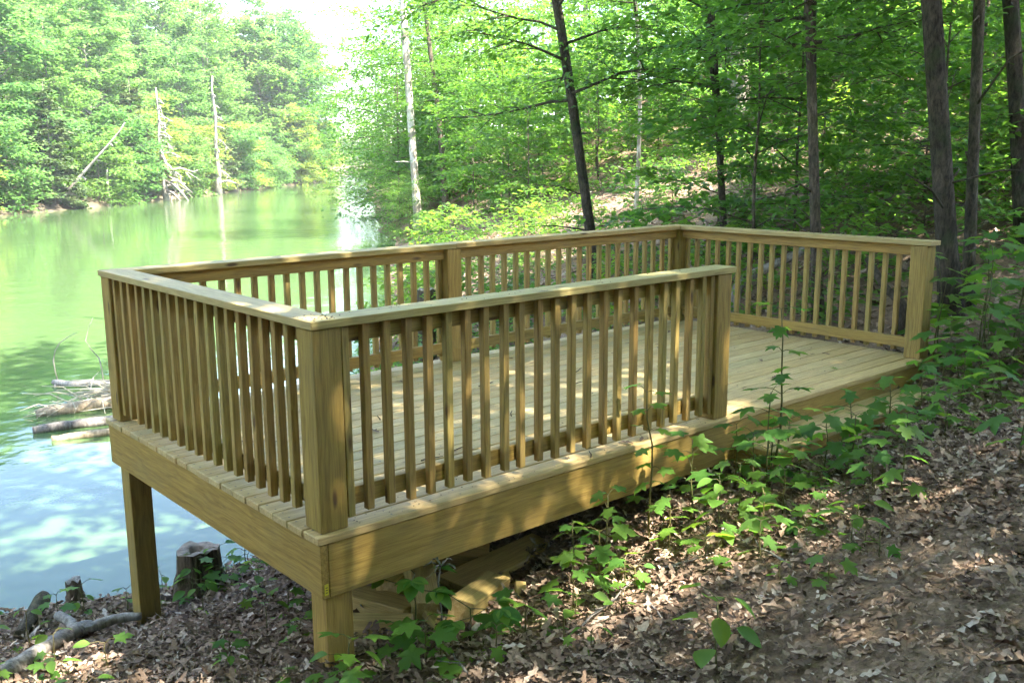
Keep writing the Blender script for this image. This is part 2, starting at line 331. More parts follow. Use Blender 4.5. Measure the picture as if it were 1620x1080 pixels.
def build_water():
    V = [(-300, -120, WL), (400, -120, WL), (400, 420, WL), (-300, 420, WL)]
    tag(link('lake_water', mesh_np('lake_water', V, [(0, 1, 2, 3)], WATER)), kind='structure')
build_water()
FAR = np.array([(-70, 14), (-35, 33), (-12, 45), (0, 50), (12, 56), (21, 63.5), (31.4, 75), (42.3, 85.5), (52, 96), (59.5, 103.5), (66, 113), (77, 131), (100, 170), (130, 212), (160, 240), (205, 262)], float)
def far_pt(s, off):
    """point at arc length s along the far shore, off metres inland"""
    seg = np.hypot(*np.diff(FAR, axis=0).T); cum = np.r_[0, np.cumsum(seg)]; s = min(max(s, 0), cum[-1]-1e-3); k = int(np.searchsorted(cum, s, 'right')-1)
    t = (s-cum[k])/seg[k]; p = FAR[k]*(1-t)+FAR[k+1]*t
    tang = lambda j: (FAR[min(j+1, len(FAR)-1)]-FAR[max(j-1, 0)])/np.linalg.norm(FAR[min(j+1, len(FAR)-1)]-FAR[max(j-1, 0)])
    d = tang(k)*(1-t)+tang(k+1)*t; d /= np.linalg.norm(d); return p + off*np.array([-d[1], d[0]])
FAR_LEN = float(np.hypot(*np.diff(FAR, axis=0).T).sum())
OFFS = [-3, 0, 1, 3, 8, 20, 45, 90, 160]; HTS = [-2.6, -1.55, -1.0, -.5, .6, 3.2, 8, 13, 18]
def far_z(off): return float(np.interp(off, OFFS, HTS))
def build_far_bank():
    ss = np.linspace(0, FAR_LEN, 110); V = []
    for s in ss:
        for o, h in zip(OFFS, HTS):
            p = far_pt(s, o); V.append((p[0], p[1], h + (.25*math.sin(s*.9+o) if o > 0 else .0)))
    k = len(OFFS); F = [(i*k+j, (i+1)*k+j, (i+1)*k+j+1, i*k+j+1) for i in range(len(ss)-1) for j in range(k-1)]
    tag(link('far_bank', mesh_np('far_bank', V, F, BANK, True)), kind='structure')
build_far_bank()

# ------------------------------------------------------------------ the deck
W_, L_, L1, LM, RH, S0, PS = 2.71, 5.73, 2.99, 2.67, 0.961, 0.034, 0.14
def box_mesh(name, sx, sy, sz, mat, bev=0.003, end=None):
    bm = bmesh.new(); bmesh.ops.create_cube(bm, size=1); bmesh.ops.scale(bm, vec=(sx, sy, sz), verts=bm.verts)
    if bev: bmesh.ops.bevel(bm, geom=list(bm.edges), offset=bev, segments=1, affect='EDGES')
    me = bpy.data.meshes.new(name); me.materials.append(mat)
    if end:
        me.materials.append(end)
        for f in bm.faces:
            if abs(f.normal.x) > .9: f.material_index = 1
    bm.to_mesh(me); bm.free(); return me
ROT = {'x': (0, 0, 0), 'y': (0, 0, PI/2), 'z': (0, -PI/2, 0)}
def board(name, x0, x1, y0, y1, z0, z1, along, mat, parent, bev=0.003, end=None, roll=0):
    dx, dy, dz = x1-x0, y1-y0, z1-z0
    s = {'x': (dx, dy, dz), 'y': (dy, dx, dz), 'z': (dz, dy, dx)}[along]
    o = link(name, box_mesh(name, *s, mat, bev, end), parent, ((x0+x1)/2, (y0+y1)/2, (z0+z1)/2)); o.rotation_euler = ROT[along]; return o
def prism(name, poly, z0, z1, mat, parent, loc, rz):
    """poly in local xy (x along the board)"""
    n = len(poly); V = [(x, y, z0) for x, y in poly] + [(x, y, z1) for x, y in poly]
    F = [tuple(range(n))[::-1], tuple(range(n, 2*n))] + [(i, (i+1) % n, n+(i+1) % n, n+i) for i in range(n)]
    me = bpy.data.meshes.new(name); me.from_pydata(V, [], F); bm = bmesh.new(); bm.from_mesh(me)
    bmesh.ops.bevel(bm, geom=list(bm.edges), offset=.003, segments=1, affect='EDGES'); bm.to_mesh(me); bm.free(); me.materials.append(mat)
    o = link(name, me, parent, loc); o.rotation_euler = (0, 0, rz); return o

deck = empty('wooden_deck', (0, 0, 0), 'unpainted timber viewing deck with slatted railings on posts beside the lake', 'deck')
def build_deck():
    D = deck; nb = 19; pit = W_/nb
    for k in range(nb):
        j = random.uniform(-.004, .004)
        dz = random.uniform(-.0012, .0012)
        board('deck_board', j, L_+random.uniform(-.004, .004), k*pit+.0036, (k+1)*pit-.0036, -.036+dz, dz, 'x', WOOD_DECK, D, .004)
    zt, zb = -.0385, -.295
    board('rim_joist', .012, .050, .012, W_-.012, zb, zt, 'y', WOOD_RAIL, D)                         # lake end
    board('rim_joist', .0515, L_-.0515, .012, .050, zb, zt-.001, 'x', WOOD_RAIL, D)                   # front
    board('rim_joist', .0515, L_-.0515, W_-.050, W_-.012, zb, zt-.001, 'x', WOOD_RAIL, D)
    board('rim_joist', L_-.050, L_-.012, .012, W_-.012, zb, zt, 'y', WOOD_RAIL, D)
    for k in range(1, 14):
        x = k*.41; board('joist', x-.019, x+.019, .053, W_-.053, zb+.02, zt-.002, 'y', WOOD_RAIL, D, 0)
    g = Geo()
    for k in range(nb):
        for j in range(14):
            for f in (.25, .75):
                cx, cy = (.032 if j == 0 else j*.41 if j < 13 else L_-.045)+random.uniform(-.004, .004), (k+f)*pit+random.uniform(-.004, .004); g.add([(cx+.0055*math.cos(a*PI/3), cy+.0055*math.sin(a*PI/3), .0022) for a in range(6)], [(0, 1, 2, 3, 4, 5)])
    o = link('deck_screws', g.mesh('deck_screws', SCREW, False), D); o['kind'] = 'stuff'
    # yellow end tag stapled on the end grain of the lake-end rim joist
    t = link('lumber_tag', box_mesh('lumber_tag', .020, .0012, .052, TAG_Y, 0), D, (.034, .0112, -.252))
    for dz in (-.014, -.002, .010):
        link('printed_line', box_mesh('printed_line', .010 if dz else .012, .0004, .004, INK, 0), t, (0, -.0008, dz))
    # supports
    for (x, y) in ((.052, .052), (.052, W_-.052-PS), (2.75, .052), (2.75, W_-.052-PS), (L_-.052-PS, W_-.052-PS), (L_-.052-PS, .052)):
        g = min(gz(x, y), gz(x+PS, y+PS)) - .12
        board('support_post', x, x+PS, y, y+PS, g, -.0405, 'z', WOOD_RAIL, D, .005)
    # railing posts
    a, b = S0, S0+PS; c, d = W_-S0-PS, W_-S0; e, f = L_-S0-PS, L_-S0; zt2 = RH-.0385
    for (x, y) in ((a, a), (a, c), (L1-PS, a), (LM, c), (e, c), (e, a)):
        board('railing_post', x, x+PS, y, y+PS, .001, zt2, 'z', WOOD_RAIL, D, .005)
    # cap boards, mitred at the corners
    o = .012; oi = .010; cz0, cz1 = RH-.0375, RH; g = .0008
    A, B, C, Dd, E, Fq = a-o, b+oi, c-oi, d+o, e-oi, f+o
    xe = L1+.030; xm = LM+.085
    prism('cap_board', [(A+g, A), (xe, A), (xe, B), (B+g, B)], cz0, cz1, WOOD_CAP, D, (0, 0, 0), 0)
    # lake end: local x = world y, local y = -world x
    prism('cap_board', [(A+g, -A), (B+g, -B), (C-g, -B), (Dd-g, -A)], cz0, cz1, WOOD_CAP, D, (0, 0, 0), PI/2)
    prism('cap_board', [(A+g, Dd), (B+g, C), (xm-g, C), (xm-g, Dd)][::-1], cz0, cz1, WOOD_CAP, D, (0, 0, 0), 0)
    prism('cap_board', [(xm+g, Dd), (xm+g, C), (E-g, C), (Fq-g, Dd)][::-1], cz0+.002, cz1+.003, WOOD_CAP, D, (0, 0, 0), 0)
    prism('cap_board', [(A-.02, -E), (A-.02, -Fq), (Dd-g, -Fq), (C-g, -E)], cz0, cz1, WOOD_CAP, D, (0, 0, 0), PI/2)
    # rails and balusters
    bo = .020; rz = [(.074, .160), (.838, zt2-.001)]
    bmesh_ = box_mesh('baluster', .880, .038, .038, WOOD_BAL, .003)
    bal_cz = .040 + .440
    def rails(axis, lo, hi, off, inward):
        """off: outer face of the posts on the cross axis, inward +1/-1"""
        p0 = off + inward*(bo+.0385); p1 = off + inward*(bo+.0765); q0, q1 = min(p0, p1), max(p0, p1); par = None
        for i, (z0, z1) in enumerate(rz):
            nm = ('bottom_rail', 'top_rail')[i]
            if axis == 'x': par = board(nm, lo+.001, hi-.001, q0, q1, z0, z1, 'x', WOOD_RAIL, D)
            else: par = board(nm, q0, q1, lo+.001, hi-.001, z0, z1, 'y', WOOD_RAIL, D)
        return par
    def balusters(top, axis, pos, off, inward):
        cc = off + inward*(bo+.019); bpy.context.view_layer.update(); inv = top.matrix_world.inverted()
        for p in pos:
            loc = Vector((p, cc, bal_cz+random.uniform(-.006, .006))) if axis == 'x' else Vector((cc, p, bal_cz+random.uniform(-.006, .006)))
            ob = link('baluster', bmesh_, top); ob.matrix_parent_inverse = inv
            ob.location = loc; ob.rotation_euler = (random.choice((0, PI/2, PI, -PI/2)), -PI/2 + random.uniform(-.004, .004), random.uniform(-.004, .004))
    fx = [.207, .313, .428, .548, .666, .781, .897, 1.014, 1.143, 1.251, 1.381, 1.502, 1.623, 1.745, 1.875, 1.991, 2.124, 2.259, 2.381, 2.494, 2.621, 2.744, 2.827]
    def even(lo, hi, n): return [lo + .020 + (hi-lo-.040)*k/(n-1) + (random.uniform(-.005, .005) if 0 < k < n-1 else 0) for k in range(n)]
    t = rails('x', b, L1-PS, a, 1); balusters(t, 'x', fx, a, 1)
    t = rails('y', b, c, a, 1); balusters(t, 'y', even(b, c, 20), a, 1)
    t = rails('x', b, LM, d, -1); balusters(t, 'x', even(b, LM, 21), d, -1)
    t = rails('x', LM+PS, e, d, -1); balusters(t, 'x', even(LM+PS, e, 22), d, -1)
    t = rails('y', b, c, f, -1); balusters(t, 'y', even(b, c, 20), f, -1)
    # step along the open front
    board('step_tread', 3.02, 5.60, -.285, -.147, -.208, -.172, 'x', WOOD_DECK, D, .004)
    board('step_tread', 3.02, 5.60, -.143, .008, -.208, -.172, 'x', WOOD_DECK, D, .004)
    board('step_riser', 3.03, 5.59, -.270, -.232, -.42, -.2095, 'x', WOOD_RAIL, D)
    for x in (3.04, 4.3, 5.54): board('step_stringer', x, x+.038, -.231, .010, -.42, -.2095, 'y', WOOD_RAIL, D)
build_deck()

# ------------------------------------------------------------------ trees
def make_crown(seed, Hc, Rc, nl, nleaf, lsize, tmpl, leafmat, barkmat, prof='round', flat=0.5, r0=0.09, name='crown', spread=0.22, low=0.0, droop=0.0):
    """branches + foliage around a central leader; origin at the crown's base. returns (branch mesh, foliage mesh)"""
    rd = random.Random(seed); rg = np.random.default_rng(seed); g = Geo(); tw = []
    lead = wob((0, 0, -0.2), (rd.uniform(-.3, .3)*Rc*.12, rd.uniform(-.3, .3)*Rc*.12, Hc*.96), 6, .008, seed)
    g.tube(lead, [r0*(1-.93*i/6) for i in range(7)], 6)
    for i in range(nl):
        t = (i+rd.random())/nl; t = low + (1-low)*t; zb = t*Hc*.93
        base = lead[min(5, int(t*.93*6))].lerp(lead[min(6, int(t*.93*6)+1)], (t*.93*6) % 1)
        pr = {'round': math.sin(PI*min(1, .16+.80*t))**.7, 'cone': (1-t)*.95+.08, 'column': .75+.25*math.sin(PI*t), 'flare': (.45+.75*t) if t < .7 else max(.25, 1.9*(1-t)+.4)}[prof]
        az = i*2.39996 + rd.uniform(-.5, .5); ln = Rc*pr*rd.uniform(.65, 1.15); el = R(12+45*t+rd.uniform(-12, 12)) - droop
        d = Vector((math.cos(az)*math.cos(el), math.sin(az)*math.cos(el), math.sin(el)))
        p = [base]; cur = d.copy()
        for k in range(5):
            cur = (cur + Vector((rd.uniform(-.22, .22), rd.uniform(-.22, .22), rd.uniform(-.18, .12) - .05 - droop*.12))).normalized(); p.append(p[-1]+cur*ln/5)
        rl = r0*(1-.8*t)*.45; g.tube(p, [rl*(1-.85*k/5)+.002 for k in range(6)], 5, False)
        m = 6 if ln > Rc*.4 else 4
        for j in range(m):
            u = .28+.72*(j+rd.random()*.6)/m; q = p[min(4, int(u*5))].lerp(p[min(5, int(u*5)+1)], (u*5) % 1)
            sgn = 1 if j % 2 else -1; a2 = az + sgn*R(rd.uniform(25, 75)); e2 = rd.uniform(-.25, .35) - droop*.5
            dv = Vector((math.cos(a2)*math.cos(e2), math.sin(a2)*math.cos(e2), math.sin(e2))); l2 = ln*(.30+.25*(1-u))*rd.uniform(.7, 1.2)+.1*Rc
            q1 = q + dv*l2*.5 + Vector((0, 0, rd.uniform(-.03, .05)*l2)); q2 = q + dv*l2 + Vector((0, 0, -.08*l2))
            g.tube([q, q1, q2], [rl*.4+.003, rl*.25+.002, .002], 4, False); tw.append((q, q1, q2, l2))
    wts = np.array([t[3] for t in tw]); wts /= wts.sum(); idx = rg.choice(len(tw), nleaf, p=wts)
    A = np.array([t[0] for t in tw])[idx]; B = np.array([t[1] for t in tw])[idx]; C = np.array([t[2] for t in tw])[idx]; l2 = wts[idx]*0+np.array([t[3] for t in tw])[idx]
    u = rg.random((nleaf, 1))**.75*1.08; pos = np.where(u < .5, A+(B-A)*2*u, B+(C-B)*(2*u-1))
    jit = rg.normal(0, 1, (nleaf, 3))*l2[:, None]*spread; jit[:, 2] *= flat; pos = pos + jit
    nrm = np.stack([rg.normal(0, .42, nleaf), rg.normal(0, .42, nleaf), np.ones(nleaf)], -1)
    ax = (C-A) + rg.normal(0, .9, (nleaf, 3))*l2[:, None]; ax[:, 2] -= .25*l2
    V, F = leafcloud(pos, nrm, ax, lsize*rg.uniform(.6, 1.25, nleaf), tmpl)
    return g.mesh(name+'_branches', barkmat), mesh_np(name, V, F, leafmat)
def trunk_mesh(pts, r0, r1, barkmat, k=9, flare=1.45, jit=.05):
    n = len(pts)-1; rad = [(r0+(r1-r0)*i/n)*(flare if i == 0 else (1.12 if i == 1 else 1)) for i in range(n+1)]
    g = Geo(); g.tube(pts, rad, k, True, jit); return g.mesh('trunk', barkmat)
def dense(path, n):
    """resample a coarse path with a smooth spline"""
    P = [Vector(p) for p in path]; out = []
    for i in range(n+1):
        t = i/n*(len(P)-1); k = min(int(t), len(P)-2); f = t-k
        p0, p1, p2, p3 = P[max(k-1, 0)], P[k], P[k+1], P[min(k+2, len(P)-1)]
        out.append(.5*((2*p1)+(p2-p0)*f+(2*p0-5*p1+4*p2-p3)*f*f+(3*p1-p0-3*p2+p3)*f**3))
    return out
def add_crown(root, cr, loc, rz, sc, names=('branches', 'crown')):
    for nm, me in zip(names, cr):
        o = link(nm, me, root, loc); o.rotation_euler = (0, 0, rz); o.scale = sc if isinstance(sc, tuple) else (sc,)*3

CANOPY = [make_crown(11+k, 9, 4.6, 26, 13500, .215, T_DIAMOND, LEAF_CANOPY, BARK_DARK, 'round', .45, .13, low=.02) for k in range(3)]
SPARSE = [make_crown(17+k, 8, 3.6, 20, 7000, .17, T_DIAMOND, LEAF_CANOPY, BARK_DARK, 'round', .4, .10, low=.02) for k in range(2)]
def forest_tree(name, path, r0, r1, bark, label, cr, crown_z, csc, group=None, rz=None):
    x, y, z = path[0]; root = empty(name, (x, y, z), label, 'tree', group)
    P = dense([(px-x, py-y, pz-z-(.15 if i == 0 else 0)) for i, (px, py, pz) in enumerate(path)], 14)
    link('trunk', trunk_mesh(P, r0, r1, bark), root)
    rs = random.Random(int(x*97+y*31)); seg = [p for p in P if p.z < crown_z]
    for j in range(6 if x > 0 and -1 < y < 27 else 0):
        t = rs.uniform(.15, .98)*(len(seg)-1); p = seg[int(t)].lerp(seg[min(len(seg)-1, int(t)+1)], t % 1); a = rs.uniform(0, 6.28); ln = rs.uniform(.15, .5) if j < 3 else rs.uniform(.5, 1.3); rr = r1*rs.uniform(.10, .22)+.004
        g = Geo(); d = Vector((math.cos(a), math.sin(a), rs.uniform(-.1, .6))); q = p+d*ln*.5+Vector((0, 0, rs.uniform(-.05, .08))); g.tube([p, q, p+d*ln+Vector((rs.uniform(-.1, .1), rs.uniform(-.1, .1), rs.uniform(-.12, .1)))], [rr, rr*.75, rr*.3], 5); link('dead_limb', g.mesh('dead_limb', bark), root)
    tot = P[-1].z; i = min(range(len(P)), key=lambda j: abs(P[j].z-crown_z))
    lead = (P[min(i+4, len(P)-1)]-P[i]).normalized(); q = Vector((0, 0, 1)).rotation_difference(lead) @ Matrix.Rotation(random.uniform(0, 6.28) if rz is None else rz, 3, 'Z').to_quaternion()
    add_crown(root, cr, tuple(P[i]), 0, csc)
    for ch in root.children:
        if ch.name.split('.')[0] in ('branches', 'crown'): ch.rotation_euler = q.to_euler()
    return root
def lean_path(x, y, top_dx, top_dy, h, bend=(0, 0)):
    z = gz(x, y); return [(x, y, z), (x+top_dx*.33+bend[0], y+top_dy*.33+bend[1], z+h*.33), (x+top_dx*.66+bend[0]*.6, y+top_dy*.66+bend[1]*.6, z+h*.66), (x+top_dx, y+top_dy, z+h)]
# right vector of the picture is about (0.753,-0.658)
def lp(x, y, shift, h, bend=0): return lean_path(x, y, .753*shift, -.658*shift, h, (.753*bend, -.658*bend))
forest_tree('dark_tree', lp(8.63, 6.57, -2.4, 13, .10), .076, .052, BARK_DARK, 'slim dark-barked tree leaning lakeward just beyond the back railing', SPARSE[0], 3.0, .62)
forest_tree('slender_tree', lp(9.08, 4.56, -1.2, 11, .05), .048, .032, BARK_DARK, 'slender dark tree with a slight bend behind the far deck corner', SPARSE[1], 2.5, .5)
forest_tree('straight_tree', lp(6.94, 1.79, -1.1, 13), .052, .04, BARK_BROWN, 'straight thin-trunked tree with pale base behind the end railing', SPARSE[0], 2.1, .5)
forest_tree('dark_tree', lp(7.09, .47, -2.2, 15, 0), .09, .07, BARK_DARK, 'thick dark rough-barked tree just past the end railing post', SPARSE[0], 2.4, .62)
forest_tree('slender_tree', lp(7.43, .49, -.6, 13, 0), .052, .042, BARK_BROWN, 'brown trunk growing close against the thick dark tree', SPARSE[1], 4.6, .6)
forest_tree('dark_tree', lp(9.3, .72, -2.2, 14, 0), .085, .07, BARK_DARK, 'stout dark trunk in undergrowth uphill of the two touching trunks', SPARSE[0], 2.4, .7)
forest_tree('sycamore_tree', lp(19.2, 26.0, -.8, 17, 0), .15, .10, BARK_PALE, 'tall white-barked sycamore standing at the water\'s edge', SPARSE[1], 9.5, (.8, .8, .8))
forest_tree('slender_tree', lp(20.5, 26.0, -.8, 9, .1), .13, .06, BARK_BROWN, 'short brown-trunked tree beside the white sycamore', SPARSE[0], 4.0, (.62, .62, .5))
forest_tree('pale_tree', lp(12.73, 9.51, -.3, 7, .15), .045, .025, BARK_PALE, 'thin pale forked tree on the sunny clearing', SPARSE[0], 4.2, .4)
forest_tree('broad_tree', lp(18.4, 11.2, -.6, 16, 0), .27, .2, BARK_GREY, 'broad grey tree trunk with dappled sun high on the slope', SPARSE[0], 7.5, .95)
forest_tree('slender_tree', lp(14.0, 5.6, -.2, 9, .05), .065, .045, BARK_BROWN, 'narrow brown trunk carrying a long bare side branch', SPARSE[1], 5.5, .36)

# trees around the viewpoint whose crowns shade the deck (their trunks stand outside the picture)
for k, (x, y, h, s) in enumerate([(2.3, -6.3, 16, .76), (6.9, -4.4, 16, .58), (8.9, -8.2, 17, .7), (-3.6, -6.6, 16, 1.0), (.5, -12.5, 18, 1.0), (-7.5, -3.8, 15, .95), (11.5, -2.8, 16, 1.0), (-9.0, -9.5, 17, 1.1), (9.5, -13, 18, 1.1), (-2, -13, 18, 1.1)]):
    forest_tree('forest_tree', lp(x, y, random.uniform(-.5, .5), h), .17, .09, BARK_BROWN if k % 2 else BARK_DARK, 'tall broadleaf forest tree uphill of the open side of the deck', CANOPY[k % 3], h*.42, s, 'canopy trees uphill of the deck')

forest_tree('forest_tree', lean_path(3.9, -3.3, -2.0, 5.2, 17), .17, .09, BARK_BROWN, 'tall forest tree leaning out over the deck from its open side', CANOPY[1], 7.2, 1.12)
forest_tree('forest_tree', lean_path(-4.6, -1.6, 1.6, 3.4, 16), .16, .09, BARK_DARK, 'forest tree leaning over the water at the lake end of the deck', CANOPY[2], 7.6, .9)
# ---- slope: young understory trees in layered sprays
MARKS = [((8.6, 6.6), 'the slim leaning dark tree'), ((9.1, 4.6), 'the slender bent tree'), ((6.9, 1.8), 'the thin straight tree'), ((7.1, .5), 'the thick dark tree'), ((9.3, .7), 'the stout uphill trunk'), ((19.2, 26), 'the white sycamore'), ((12.7, 9.5), 'the thin pale forked tree'), ((18.4, 11.2), 'the broad grey trunk'), ((14, 5.6), 'the trunk with the bare side branch'), ((5.7, 7.1), 'the tall broken stump'), ((24.5, 35), 'the bushy shore trees'), ((30, 22), 'the top of the slope'), ((25, 5), 'the steep upper slope')]
FMARKS = [((27.5, 67.2), 'the drooping white dead tree'), ((35.6, 75.3), 'the pale upright dead trunk'), ((18, 60), 'the leaning dead trunk'), ((21.3, 61.6), 'the short pale trunk in the shallows'), ((57, 103), 'the tip of the far point'), ((45, 89), 'the shrubs of the far point'), ((5, 52), 'the dark inlet shore')]
def by_mark(x, y, marks): return min(marks, key=lambda m: (m[0][0]-x)**2+(m[0][1]-y)**2)[1]
SAP = [make_crown(31+k, (4.6, 5.6, 3.6, 6.4, 4.2)[k], (1.7, 2.0, 1.7, 2.2, 2.0)[k], (17, 20, 15, 24, 14)[k], (2600, 3400, 2300, 4200, 2400)[k], .16, T_OVAL, LEAF_SAPLING, BARK_BROWN, ('round', 'column', 'round', 'column', 'flare')[k], .16, .035, spread=.19, low=.10) for k in range(5)]
def inside_deck(x, y, m=.4): return -m < x < L_+m and -m < y < W_+m
CAMXY = np.array(CAM_POS[:2])
def view(x, y):
    d = np.array([x, y])-CAMXY; f = np.array([.657, .754]); r = np.array([.753, -.658]); return float(d@f), float(d@r)/max(.1, float(d@f))
def scatter(n, cond, mind, tries=20000, box=(4, 60, -12, 70), seed=1):
    r = random.Random(seed); out = []
    for _ in range(tries):
        x, y = r.uniform(box[0], box[1]), r.uniform(box[2], box[3]); d, s = view(x, y)
        if d < 2 or abs(s) > .75: continue
        if any((x-a)**2+(y-b)**2 < mind(d)**2 for a, b in out) or not cond(x, y, d, s): continue
        out.append((x, y))
        if len(out) >= n: break
    return out
SD = lambda x, y: float(shore_dist(np.array([x]), np.array([y]))[0])
def sap_ok(x, y, d, s):
    if inside_deck(x, y, 1.5) or d > 52 or SD(x, y) < 1.2: return False
    if s < -.045 and d < 37: return False
    if s < .06 and d < 25: return False
    if s < .205 and d < 27: return False
    if 12 < x < 18 and 3.8 < y < 15.5: return False
    return d > 11.5
for i, (x, y) in enumerate(scatter(210, sap_ok, lambda d: 1.1+.028*d, seed=5)):
    d, s = view(x, y); k = random.randrange(5); sc = random.uniform(.7, 1.15)*(1.0 if d > 16 else .72)
    form = ('round-topped', 'slim columnar', 'low rounded', 'tall columnar', 'flat spreading')[k]
    root = empty('understory_tree', (x, y, gz(x, y)), form+' leafy sapling closest to '+by_mark(x, y, MARKS), 'sapling', 'saplings on the wooded slope, '+form+', by '+by_mark(x, y, MARKS), random.uniform(0, 6.28), sc)
    add_crown(root, SAP[k], (0, 0, .05), 0, 1.0, ('stem', 'foliage'))
# bushy trees leaning over the water along the near shore
BUSHY = [make_crown(61+k, (8, 10)[k], (3.6, 4.2)[k], 30, 8000, .19, T_DIAMOND, LEAF_SAPLING, BARK_BROWN, 'column', .3, .09, spread=.25, low=.03, droop=.25) for k in range(2)]
SHORE_SPOTS = [(21.0, 28.9, .62, 0), (17.6, 24.3, .22, 1), (19.0, 26.9, .25, 1), (21.9, 31.0, .8, 1), (25.3, 34.8, 1.15, 0), (30, 42.5, 1.15, 1), (36.5, 50.5, 1.15, 0), (44, 66, 1.2, 1), (52, 78, 1.2, 0), (22.5, 27.0, .85, 0), (26, 31, 1.0, 1), (31, 37, 1.15, 0), (37, 44, 1.2, 1)]
RANK = list(np.argsort(np.argsort([math.hypot(a[0]-19.2, a[1]-26) for a in SHORE_SPOTS])))
for i, (x, y, s, k) in enumerate(SHORE_SPOTS):
    root = empty('shore_tree', (x, y, gz(x, y)), ('waist-high bush' if s < .3 else 'bushy broadleaf tree')+', '+('nearest', 'second', 'third', 'fourth', 'fifth', 'sixth', 'seventh', 'eighth', 'ninth', 'tenth', 'eleventh', 'twelfth', 'thirteenth', 'fourteenth')[RANK[i]]+' from the white sycamore along the near shore', 'tree', 'bushy trees along the near shore', i*1.3, s)
    add_crown(root, BUSHY[k], (0, 0, .1), 0, 1.0, ('stem', 'foliage'))
for i in range(26):  # unseen ring of bushy trees, added behind the camera to block horizon light
    a = .8541 + PI + (-1.55 + 3.1*i/25); d = random.uniform(5.5, 8) if i % 2 else random.uniform(9, 14); x, y = CAM_POS[0]+d*math.cos(a), CAM_POS[1]+d*math.sin(a)
    if SD(x, y) < 1: continue
    root = empty('understory_tree', (x, y, gz(x, y)), 'unseen bushy tree added behind the camera to block low sky light', 'tree', 'unseen trees added to block low sky light', i*1.1, random.uniform(.55, .8))
    add_crown(root, BUSHY[i % 2], (0, 0, .1), 0, 1.0, ('stem', 'foliage'))
# taller woods further up the slope
for i, (x, y) in enumerate(scatter(15, lambda x, y, d, s: d > 36 and SD(x, y) > 6, lambda d: 6, seed=9, box=(8, 75, -20, 85))):
    h = random.uniform(15, 20)
    forest_tree('forest_tree', lp(x, y, random.uniform(-.8, .8), h), .15, .09, random.choice((BARK_BROWN, BARK_DARK, BARK_GREY)), 'tall forest tree standing up the wooded slope', SPARSE[i % 2], h*.4, random.uniform(.8, 1.1), 'tall trees up the wooded slope')

# ---- far bank
FT = [make_crown(81+k, (15, 17, 13, 16)[k], (4.2, 4.8, 4.6, 4.0)[k], 32, 14000, .38, T_DIAMOND, LEAF_FAR, BARK_GREY, ('round', 'round', 'flare', 'column')[k], .5, .2, spread=.19, low=.02) for k in range(4)]
FY = [make_crown(91+k, (9, 7)[k], (3.4, 3.6)[k], 36, 9500, .32, T_DIAMOND, LEAF_FARY, BARK_GREY, ('round', 'column')[k], .4, .12, spread=.24, low=.0, droop=.2) for k in range(2)]
FS = [make_crown(95+k, (6, 5, 8)[k], (3.0, 3.2, 2.2)[k], 32, 8500, .30, T_DIAMOND, (LEAF_FAR, LEAF_FAR, LEAF_CEDAR)[k], BARK_GREY, ('round', 'column', 'cone')[k], .4, .10, spread=.24, low=.0, droop=.2) for k in range(3)]
def far_tree(name, s, off, cr, sc, label, group):
    p = far_pt(s, off); mk = by_mark(p[0], p[1], FMARKS); far = s > 186
    root = empty(name, (p[0], p[1], far_z(off)-.1), label if far else label+' nearest '+mk, 'tree', group if far else group+', nearest '+mk, random.uniform(0, 6.28), sc)
    add_crown(root, cr, (0, 0, .1), 0, (1, 1, random.uniform(.92, 1.12)), ('trunk', 'crown')); return root
fr = random.Random(3)
for i, (x, y, k, c) in enumerate([(57.5, 105.5, 1.12, 1), (61.5, 110.5, 1.2, 0), (54.0, 101.5, 1.15, 3), (64, 116, 1.2, 1), (50.5, 100, 1.25, 0), (58, 112, 1.35, 3)]):
    root = empty('point_tree', (x, y, -.4), ('round', 'full', 'slim')[(0, 1, 0, 2)[c]]+'-crowned tall tree closing the end of the far point', 'tree', 'tall trees at the end of the far point', i*.9, k); add_crown(root, FT[c], (0, 0, .1), 0, 1, ('trunk', 'crown'))
SNAGS = [(26.9, 69.3), (34.9, 77.7), (21.0, 63.0)]
def clear_of_snags(s):
    p = far_pt(s, 0); return all(math.hypot(p[0]-a-.8, p[1]-b+.8) > 1.7 for a, b in SNAGS)
s = 30.0
while s < 178:
    tip = 150 < s < 176
    if not clear_of_snags(s): s += 1.5; continue
    if fr.random() < .14 or tip: far_tree('yellow_green_tree', s, fr.uniform(.8, 2.5), FY[fr.randrange(2)], fr.uniform(.75, 1.1), 'yellow-green tree at the far water\'s edge', 'yellow-green shore trees across the lake')
    else: far_tree('shore_shrub', s, fr.uniform(.8, 2.2), FS[fr.randrange(3)], fr.uniform(.75, 1.1), 'low green far-shore shrub tree', 'green shrub trees along the far bank')
    s += fr.uniform(3.2, 4.4)
for row, (o0, o1, step, smin, smax) in enumerate([(5, 9, 5.6, .70, .95), (13, 18, 6.0, 1.0, 1.25), (24, 34, 7.0, 1.25, 1.5)]):
    s = 18.0
    while s < 196:
        k = fr.uniform(smin, smax)*(1.06 if s < 95 else (1.05, .92, .84)[row] if s < 130 else (1.1, 1.05, .95)[row])
        far_tree('far_tree', s, fr.uniform(o0, o1), FT[fr.randrange(4)], k, ('mid-height green tree behind the far shrubs', 'tall full-crowned far bank tree', 'tallest far bank tree on the rise')[row], ('second row of far bank trees', 'tall far bank trees', 'trees on the far rise')[row]); s += step*fr.uniform(.85, 1.2)
s = 190.0
while s < FAR_LEN-4:
    far_tree('distant_tree', s, fr.uniform(2, 9), FT[fr.randrange(4)], fr.uniform(.38, .6), 'hazy distant tree at the head of the lake', 'distant trees at the lake head'); s += fr.uniform(6, 8)

